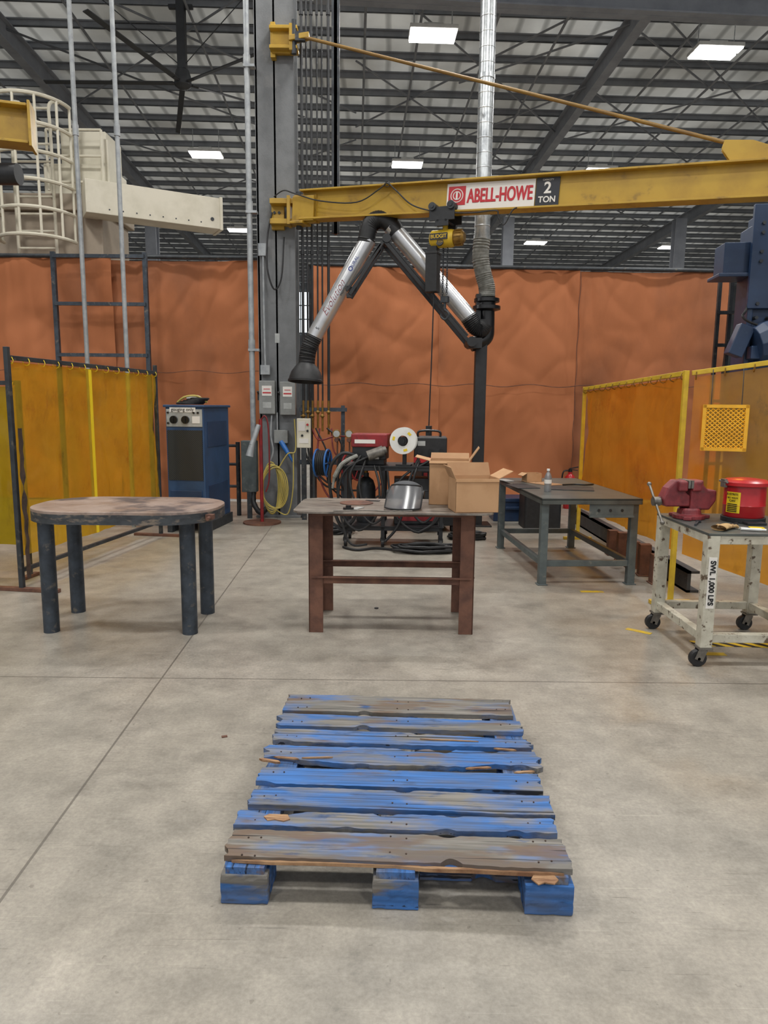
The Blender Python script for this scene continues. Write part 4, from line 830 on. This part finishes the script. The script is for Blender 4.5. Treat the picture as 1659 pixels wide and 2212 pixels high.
b=B();b.lathe([(0,0),(.1,0),(.105,.02),(.105,.38),(.08,.46),(.03,.5),(.03,.54),(0,.54)],(0,0,0),(0,0,1),24);obj('bottle_body',b,'dark_steel',e,smooth=True)
b=B();b.cyl((0,0,.53),(0,0,.57),.02,n=10);b.cyl((-.03,0,.58),(.03,0,.58),.02,n=10);obj('valve',b,'brass',e,smooth=True)
e=T('welding_machine','dark grey welding machine standing behind black cart','welding machine',(.62,8.7,0),8)
b=B();b.bb(-.22,.22,-.3,.3,.08,.78);b.bb(-.23,.23,-.31,.31,.74,.8);obj('cabinet',b,'black_metal',e,.012)
b=B();b.bb(-.2,.2,-.315,-.3,.5,.72);obj('control_panel',b,'red_paint',e)
for x in(-.18,.18):
    for y in(-.22,.22):
        b=B();b.cyl((x-.02,y,.045),(x+.02,y,.045),.045,n=16);b.bb(x-.02,x+.02,y-.02,y+.02,.05,.09);obj('caster',b,'black_rubber',e)
def pile(x,y,r,sx,sd,lab):
    e=T('cable_pile',lab,'cable',(x,y,0));b=B()
    for k in range(8):
        b.tube([(p[0]+.05*math.sin(k*2+sd),p[1]+.03*math.cos(k*3+sd),.016+.018*(k%4)+.006*math.sin(i+k)) for i,p in enumerate(ring(0,0,0,r+.02*(k%3),'z',24,sx,.55))],.014,6,True)
    obj('coil',b,'black_rubber',e,smooth=True);return e
e=pile(.42,7.25,.2,1.25,0,'black welding cables coiled on concrete floor')
b=B();b.tube(cr([(-.25,0,.015),(-.5,.1,.015),(-.7,.0,.015),(-.85,.15,.015)]),.014,6);obj('loose_end',b,'black_rubber',e,smooth=True)
pile(.96,8.0,.14,1.1,2,'loose heap of black cables beside welding cart')
pile(-.62,8.3,.16,1.1,4,'black hoses heaped on floor below hose reels')
# ------------------------------------------------------------------ right cart
e=T('utility_cart','worn white steel shop cart on swivel casters','cart',(2.18,4.36,0))
b=B();b.bb(-.33,.37,-.38,.4,.785,.8);obj('cart_top',b,'table_top_c',e,.002)
b=B();b.bb(-.325,.36,-.375,-.33,.735,.786);b.bb(-.325,.36,.35,.395,.735,.786);b.bb(-.325,-.28,-.375,.39,.735,.786);b.bb(.32,.365,-.375,.39,.735,.786);obj('top_frame',b,'white_paint',e,.003)
for x,y in((-.295,-.345),(.335,-.345),(-.295,.365),(.335,.365)):
    b=B();b.bb(x-.035,x+.035,y-.035,y+.035,.12,.785);obj('leg',b,'white_paint',e,.004)
b=B()
for y in(-.345,.365):b.bb(-.3,.34,y-.025,y+.025,.15,.2)
for x in(-.295,.335):b.bb(x-.025,x+.025,-.35,.37,.15,.2)
obj('lower_rail',b,'white_paint',e,.003)
for x,y in((-.295,-.345),(.335,-.345),(-.295,.365),(.335,.365)):
    c0=B();c0.bb(x-.04,x+.04,y-.04,y+.04,.11,.12);c0.cyl((x,y,.09),(x,y,.11),.025,n=14)
    for s_ in(-1,1):c0.box(x-.02,y+s_*.024,.075,.05,.004,.07,ry=20)
    co=obj('caster',c0,'steel_bare',e)
    w=B();w.cyl((x-.03,y-.018,.05),(x-.03,y+.018,.05),.05,n=22);w.cyl((x-.03,y-.026,.05),(x-.03,y+.026,.05),.014,n=10);wo=obj('wheel',w,'black_rubber',co,.006)
b=B();b.bb(-.318,-.272,-.384,-.38,.36,.66);obj('load_label',b,'sign_white',e)
text(e,'SWL 1,000 LBS',.042,(-.295,-.3855,.51),'ink_black',rot=(90,90,0),bold=.0015)
b=B();b.bb(.1,.5,-.39,-.37,.69,.71);b.bb(.09,.12,-.42,-.36,.66,.72);obj('side_handle',b,'black_metal',e,.003)
e=T('bench_vise','worn red bench vise bolted on cart top','vise',(1.97,4.54,.801),4)
b=B();b.lathe([(0,0),(.1,0),(.1,.025),(.075,.03),(.07,.06),(.06,.07)],(0,0,0),(0,0,1),26)
for a in(0,120,240):b.box(.1*math.cos(rad(a)),.1*math.sin(rad(a)),.012,.06,.05,.022,rz=a)
obj('swivel_base',b,'vise_red',e,.004)
b=B();b.M=Matrix.Rotation(rad(90),4,'X')
b.prism([(-.02,.06),(.11,.06),(.15,.12),(.15,.185),(.09,.19),(.06,.22),(.06,.25),(-.02,.25),(-.02,.15)],-.05,.05);b.M=Matrix();b.bb(-.02,.04,-.07,.07,.18,.245);obj('fixed_jaw',b,'vise_red',e,.01)
b=B();b.M=Matrix.Rotation(rad(90),4,'X')
b.prism([(-.05,.25),(-.05,.17),(-.02,.15),(-.02,.08),(-.18,.08),(-.2,.13),(-.17,.2),(-.12,.25)],-.045,.045);b.M=Matrix();b.bb(-.11,-.05,-.07,.07,.18,.245);obj('moving_jaw',b,'vise_red',e,.01)
bbs('jaw_plate',[(-.05,-.035,-.068,.068,.2,.25),(-.03,-.015,-.068,.068,.2,.25)],'steel_bare',e)
b=B();b.cyl((-.24,0,.11),(.05,0,.11),.018,n=14);b.cyl((-.245,0,.11),(-.2,0,.11),.03,n=16);b.cyl((-.23,.1,.21),(-.23,-.12,-.01),.008,n=10);b.sph(-.23,.1,.21,.015);b.sph(-.23,-.12,-.01,.015);obj('screw_handle',b,'steel_bare',e,smooth=True)
e=T('oily_waste_can','red metal oily waste can with yellow label','waste can',(2.275,4.45,.801))
b=B();b.lathe([(0,.03),(.115,.03),(.122,.04),(.122,.1),(.125,.105),(.122,.11),(.122,.235),(0,.235)],(0,0,0),(0,0,1),32);obj('can_body',b,'red_bright',e,smooth=True)
b=B();b.lathe([(.136,.226),(.14,.23),(.14,.25),(.115,.265),(.05,.273),(0,.274)],(0,0,0),(0,0,1),32);obj('lid',b,'red_bright',e,smooth=True)
b=B();b.lathe([(0,0),(.13,0),(.13,.03),(0,.03)],(0,0,0),(0,0,1),32);b.bb(-.06,.06,-.18,-.1,.0,.015);obj('foot_base',b,'black_metal',e,.003)
b=B();b.grid(lambda u,v:(.124*math.sin(-1.4+.75*u),-.124*math.cos(-1.4+.75*u),.06+.13*v),14,1);obj('brand_label',b,'yellow_label',e)
M0=Matrix.Rotation(rad(-59),4,'Z')
for s,sz,z,mm in(('JUSTRITE',.019,.176,'ink_black'),('OILY WASTE',.013,.154,'ink_black'),('CAN',.018,.136,'ink_black')):
    text(e,s,sz,None,mm,mtx=M0@Matrix.Translation((0,-.1265,z))@Matrix.Rotation(rad(90),4,'X'))
for k in range(5):
    b=B();b.M=M0;b.bb(-.032,.032,-.1265,-.124,.068+k*.011,.073+k*.011);obj('label_print',b,'ink_black',e)
b=B();b.box(-.137,0,.24,.02,.05,.05);b.cyl((-.14,-.05,.25),(-.14,.05,.25),.008,n=8);obj('lid_hinge',b,'steel_bare',e)
e=T('work_glove','tan leather work glove lying on cart top','glove',(2.01,4.12,.801),40)
b=B();b.sph(0,0,.018,.05,.035,.018);
for k in range(4):b.tube(cr([(.03,-.024+.016*k,.016),(.065,-.03+.02*k,.018),(.085-.004*abs(k-1.5),-.034+.022*k,.01)]),.009,8);b.sph(.085-.004*abs(k-1.5),-.034+.022*k,.01,.009)
b.tube(cr([(0,.03,.015),(.02,.055,.014),(.035,.062,.011)]),.01,8);b.grid(lambda u,v:(-.03-.06*v,.036*math.cos(2*math.pi*u)*(1+.25*v),.018+.016*math.sin(2*math.pi*u)),18,4);obj('hand',b,'leather',e,smooth=True)
b=B();b.bb(-.05,.05,-.03,.03,0,.003);b.bb(.02,.05,-.05,-.03,0,.003);S('paper_scrap','crumpled pale paper scrap with dark print','paper',b,'flex_grey',(2.12,4.16,.801),20)
b=B();b.bb(-.04,.04,-.03,.03,0,.004);S('paper_scrap','small yellow paper scrap beside work glove','paper',b,'yellow_label',(2.22,4.17,.801),-15)
b=B();b.cyl((-.06,0,.009),(.05,0,.009),.009,n=12);b.cyl((.05,0,.009),(.075,0,.009),.006,n=12);S('paint_marker','white paint marker lying on cart top','marker',b,'white_plastic',(2.14,4.07,.801),-15,smooth=True)
b=B();b.cyl((-.05,0,.008),(.06,0,.008),.008,n=10);b.bb(-.07,-.045,-.012,.012,0,.016);S('wire_brush','small dark wire brush lying on cart top','brush',b,'black_metal',(2.1,4.25,.801),25)
b=B();b.bb(-.08,.08,-.006,.006,0,.012);b.bb(.06,.09,-.015,.015,0,.012);S('steel_wrench','small dark steel wrench lying on cart top','wrench',b,'dark_steel',(1.92,4.3,.801),60)
# ------------------------------------------------------------------ floor tape
def tp(x,y,w,d,rz,mm='tape_yellow',lab='strip of yellow floor marking tape'):
    b=B();b.bb(-w/2,w/2,-d/2,d/2,.0004,.0022);S('floor_tape',lab,'floor tape',b,mm,(x,y,0),rz,group='floor tape strips')
tp(1.72,5.7,.19,.05,0);tp(1.74,4.66,.17,.045,-40);tp(2.04,4.22,.16,.05,-2);tp(2.6,4.27,.3,.05,-2);tp(2.36,4.4,.72,.1,-3,'hazard','black and yellow hazard striped floor tape')
b=B();b.bb(-.01,.015,-.008,.008,0,.004);S('debris_chip','small dark metal chip on concrete floor','debris',b,'rust_steel',(-.72,3.05,0),20)
b=B();b.cyl((0,0,0),(0,0,.006),.016,n=12);S('debris_chip','small round dark metal slug on floor','debris',b,'black_metal',(-.05,5.15,0),20)
# ------------------------------------------------------------------ pallet
e=T('wooden_pallet','weathered blue painted wooden block pallet on floor','pallet',(.07,2.575,0),-2.2)
def board(x0,x1,y0,y1,z0,z1,seed,jag=.004,jl=0,jr=0,name='deck_board',m='wood_blue',warp=.0015,fr=None,bk=None,skew=0):
    b=B();n=110;vs=[]
    fs=[];rows=8
    for k,(zz) in enumerate((z0,z1)):
        for i in range(n+1):
            t=i/n;x=x0+(x1-x0)*t;sk=skew*(t-.5)
            def chip(q):
                a=noise.noise(V((x*9,seed*3.1,q)));return max(0,a-.28)*.07
            nf=jag*(noise.noise(V((x*4,seed,0)))+.6*noise.noise(V((x*30,seed,1))))+(fr(t) if fr else 0)+sk+chip(3);nb=jag*(noise.noise(V((x*4,seed,5)))+.6*noise.noise(V((x*30,seed,6))))+(bk(t) if bk else 0)+sk-chip(8)
            for j in range(rows+1):
                v=j/rows;y=(y0+nf)*(1-v)+(y1+nb)*v
                xx=x
                if i==0:xx+=jl*(noise.noise(V((y*90,seed,2)))-.1)
                if i==n:xx+=jr*(noise.noise(V((y*90,seed,3)))+.1)
                dz=warp*noise.noise(V((x*3,y*8,seed)))+.0012*noise.noise(V((x*6,y*80,seed)))+.005*(t-.5)**2*4*noise.noise(V((seed*1.7,0,t*2)))
                vs.append((xx,y,zz+(dz if k else dz*.4)))
    w=rows+1;N=(n+1)*w
    for i in range(n):
        for j in range(rows):
            a=i*w+j;fs.append((a,a+1,a+w+1,a+w));fs.append((N+a,N+a+w,N+a+w+1,N+a+1))
    for i in range(n):
        a=i*w;fs.append((a,a+w,N+a+w,N+a));a+=rows;fs.append((a,N+a,N+a+w,a+w))
    for j in range(rows):
        fs.append((j,N+j,N+j+1,j+1));a=n*w+j;fs.append((a,a+1,N+a+1,N+a))
    b.add(vs,fs);return obj(name,b,m,e)
zt=.142;zb=.122
def bite(c0,w,d):return lambda t:d*max(0,1-abs(t-c0)/w)
board(-.525,.525,-.61,-.475,zb,zt,1,.006,.03,.02,m='wood_worn',fr=lambda t:-.012*t)
board(-.53,.515,-.45,-.365,zb,zt,2,.006,.04,.02,m='wood_mix',bk=bite(.12,.09,-.035),skew=.008)
board(-.515,.525,-.335,-.215,zb,zt,3,.004,.02,.02,m='wood_blue',skew=-.006)
board(-.52,.515,-.19,-.075,zb,zt,4,.005,.01,.02,m='wood_blue',bk=lambda t:.006*t)
board(-.525,.53,-.035,.1,zb,zt,5,.009,.05,.05,m='wood_mix',fr=lambda t:.03*max(0,1-t*3)+bite(.85,.12,.035)(t))
board(-.52,.52,.135,.245,zb,zt,7,.006,.04,.04,m='wood_blue',bk=lambda t:-.05*max(0,t-.5)*1.6)
board(-.525,.515,.28,.40,zb,zt,8,.004,.04,.02,m='wood_blue',bk=lambda t:-.02*t,skew=-.004)
board(-.53,.495,.435,.615,zb,zt,9,.006,.02,.02,m='wood_worn',bk=lambda t:-.008*t)
for x in(-.455,0,.455):
    for y in(-.57,0,.54):
        b=B();n=noise.noise(V((x*3,y*5,1)));nv=10
        def fb(i,j,k):
            px,py,pz=(i/nv-.5)*(.145 if x else .14),(j/nv-.5)*.14,k/nv*.097
            d=noise.noise(V((px*30+x*7,py*30+y*9,pz*34)));s=1-.05*max(0,d+.05)*2
            return (x+.01*n+px*s,y+py*s,pz+.001)
        vs=[];idx={}
        fs=[]
        for i in range(nv+1):
            for j in range(nv+1):
                for k in range(nv+1):
                    if i in(0,nv) or j in(0,nv) or k in(0,nv):idx[(i,j,k)]=len(vs);vs.append(fb(i,j,k))
        for a in range(nv):
            for d in range(nv):
                for f0 in(0,nv):
                    fs.append((idx[(f0,a,d)],idx[(f0,a+1,d)],idx[(f0,a+1,d+1)],idx[(f0,a,d+1)]))
                    fs.append((idx[(a,f0,d)],idx[(a+1,f0,d)],idx[(a+1,f0,d+1)],idx[(a,f0,d+1)]))
                    fs.append((idx[(a,d,f0)],idx[(a+1,d,f0)],idx[(a+1,d+1,f0)],idx[(a,d+1,f0)]))
        b.add(vs,fs);obj('block',b,'wood_block',e,.003)
    o=board(-.635,.6,-.058,.058,.098,.121,20+x,.003,name='stringer_board',m='wood_mix');o.rotation_euler=(0,0,rad(90));o.location=(x,0,0)
board(-.38,-.075,.2,.3,.002,.02,41,.003,name='bottom_board',m='wood_block');board(.075,.385,-.5,-.38,.002,.022,42,.003,name='bottom_board',m='wood_mix');board(-.385,-.075,-.2,-.1,.002,.022,43,.003,name='bottom_board',m='wood_mix')
for t in((.44,-.645,.1225,.08,.05,.004,3),(-.4,-.41,.1445,.09,.04,.004,-4),(.3,-.04,.143,.1,.012,.006,8),(-.44,-.01,.146,.1,.012,.006,-6),(-.32,.0,.146,.12,.006,.006,6),(-.2,-.615,.127,.6,.012,.01,.5),(.25,-.622,.125,.5,.014,.012,-.8),(.42,.115,.143,.09,.01,.006,-7),(.2,.18,.144,.24,.006,.004,-2),(-.5,-.03,.143,.09,.016,.008,-14),(.47,-.06,.143,.08,.012,.006,10)):
    b=B();x,y_,z,sx,sy,sz,rz_=t
    b.prism([(-sx/2,0),(-sx*.3,-sy/2),(-sx*.05,-sy*.3),(sx*.3,-sy*.45),(sx/2,-sy*.1),(sx*.35,sy/2),(-sx*.35,sy*.4)],-sz/2,sz/2);o=obj('splintered_wood',b,'wood_raw',e);o.location=(x,y_,z);o.rotation_euler=(0,0,rad(rz_))
b=B()
for y in(-.59,-.5,-.41,-.28,-.13,.03,.19,.34,.48,.57):
    for x in(-.47,-.43,-.02,.03,.43,.47):b.cyl((x,y+.02*math.sin(x*9+y*7),.13),(x,y+.02*math.sin(x*9+y*7),.1445),.003,n=6)
obj('nail',b,'rim_dark',e)['kind']='stuff'
# ------------------------------------------------------------------ world, camera
w=bpy.data.worlds.new('w');scn.world=w;w.use_nodes=True;w.node_tree.nodes['Background'].inputs[0].default_value=(.95,.97,1,1);w.node_tree.nodes['Background'].inputs[1].default_value=.7
cd=bpy.data.cameras.new('camera');cam=bpy.data.objects.new('camera',cd);COL.objects.link(cam)
cd.sensor_fit='VERTICAL';cd.sensor_height=24;cd.lens=24*1534/2212
cam.matrix_world=Matrix.Translation((0,0,1.5))@Matrix.Rotation(rad(81.5),4,'X')@Matrix.Rotation(rad(.55),4,'Z')
scn.camera=cam
scn.view_settings.view_transform='Standard'
scn.view_settings.exposure=.05
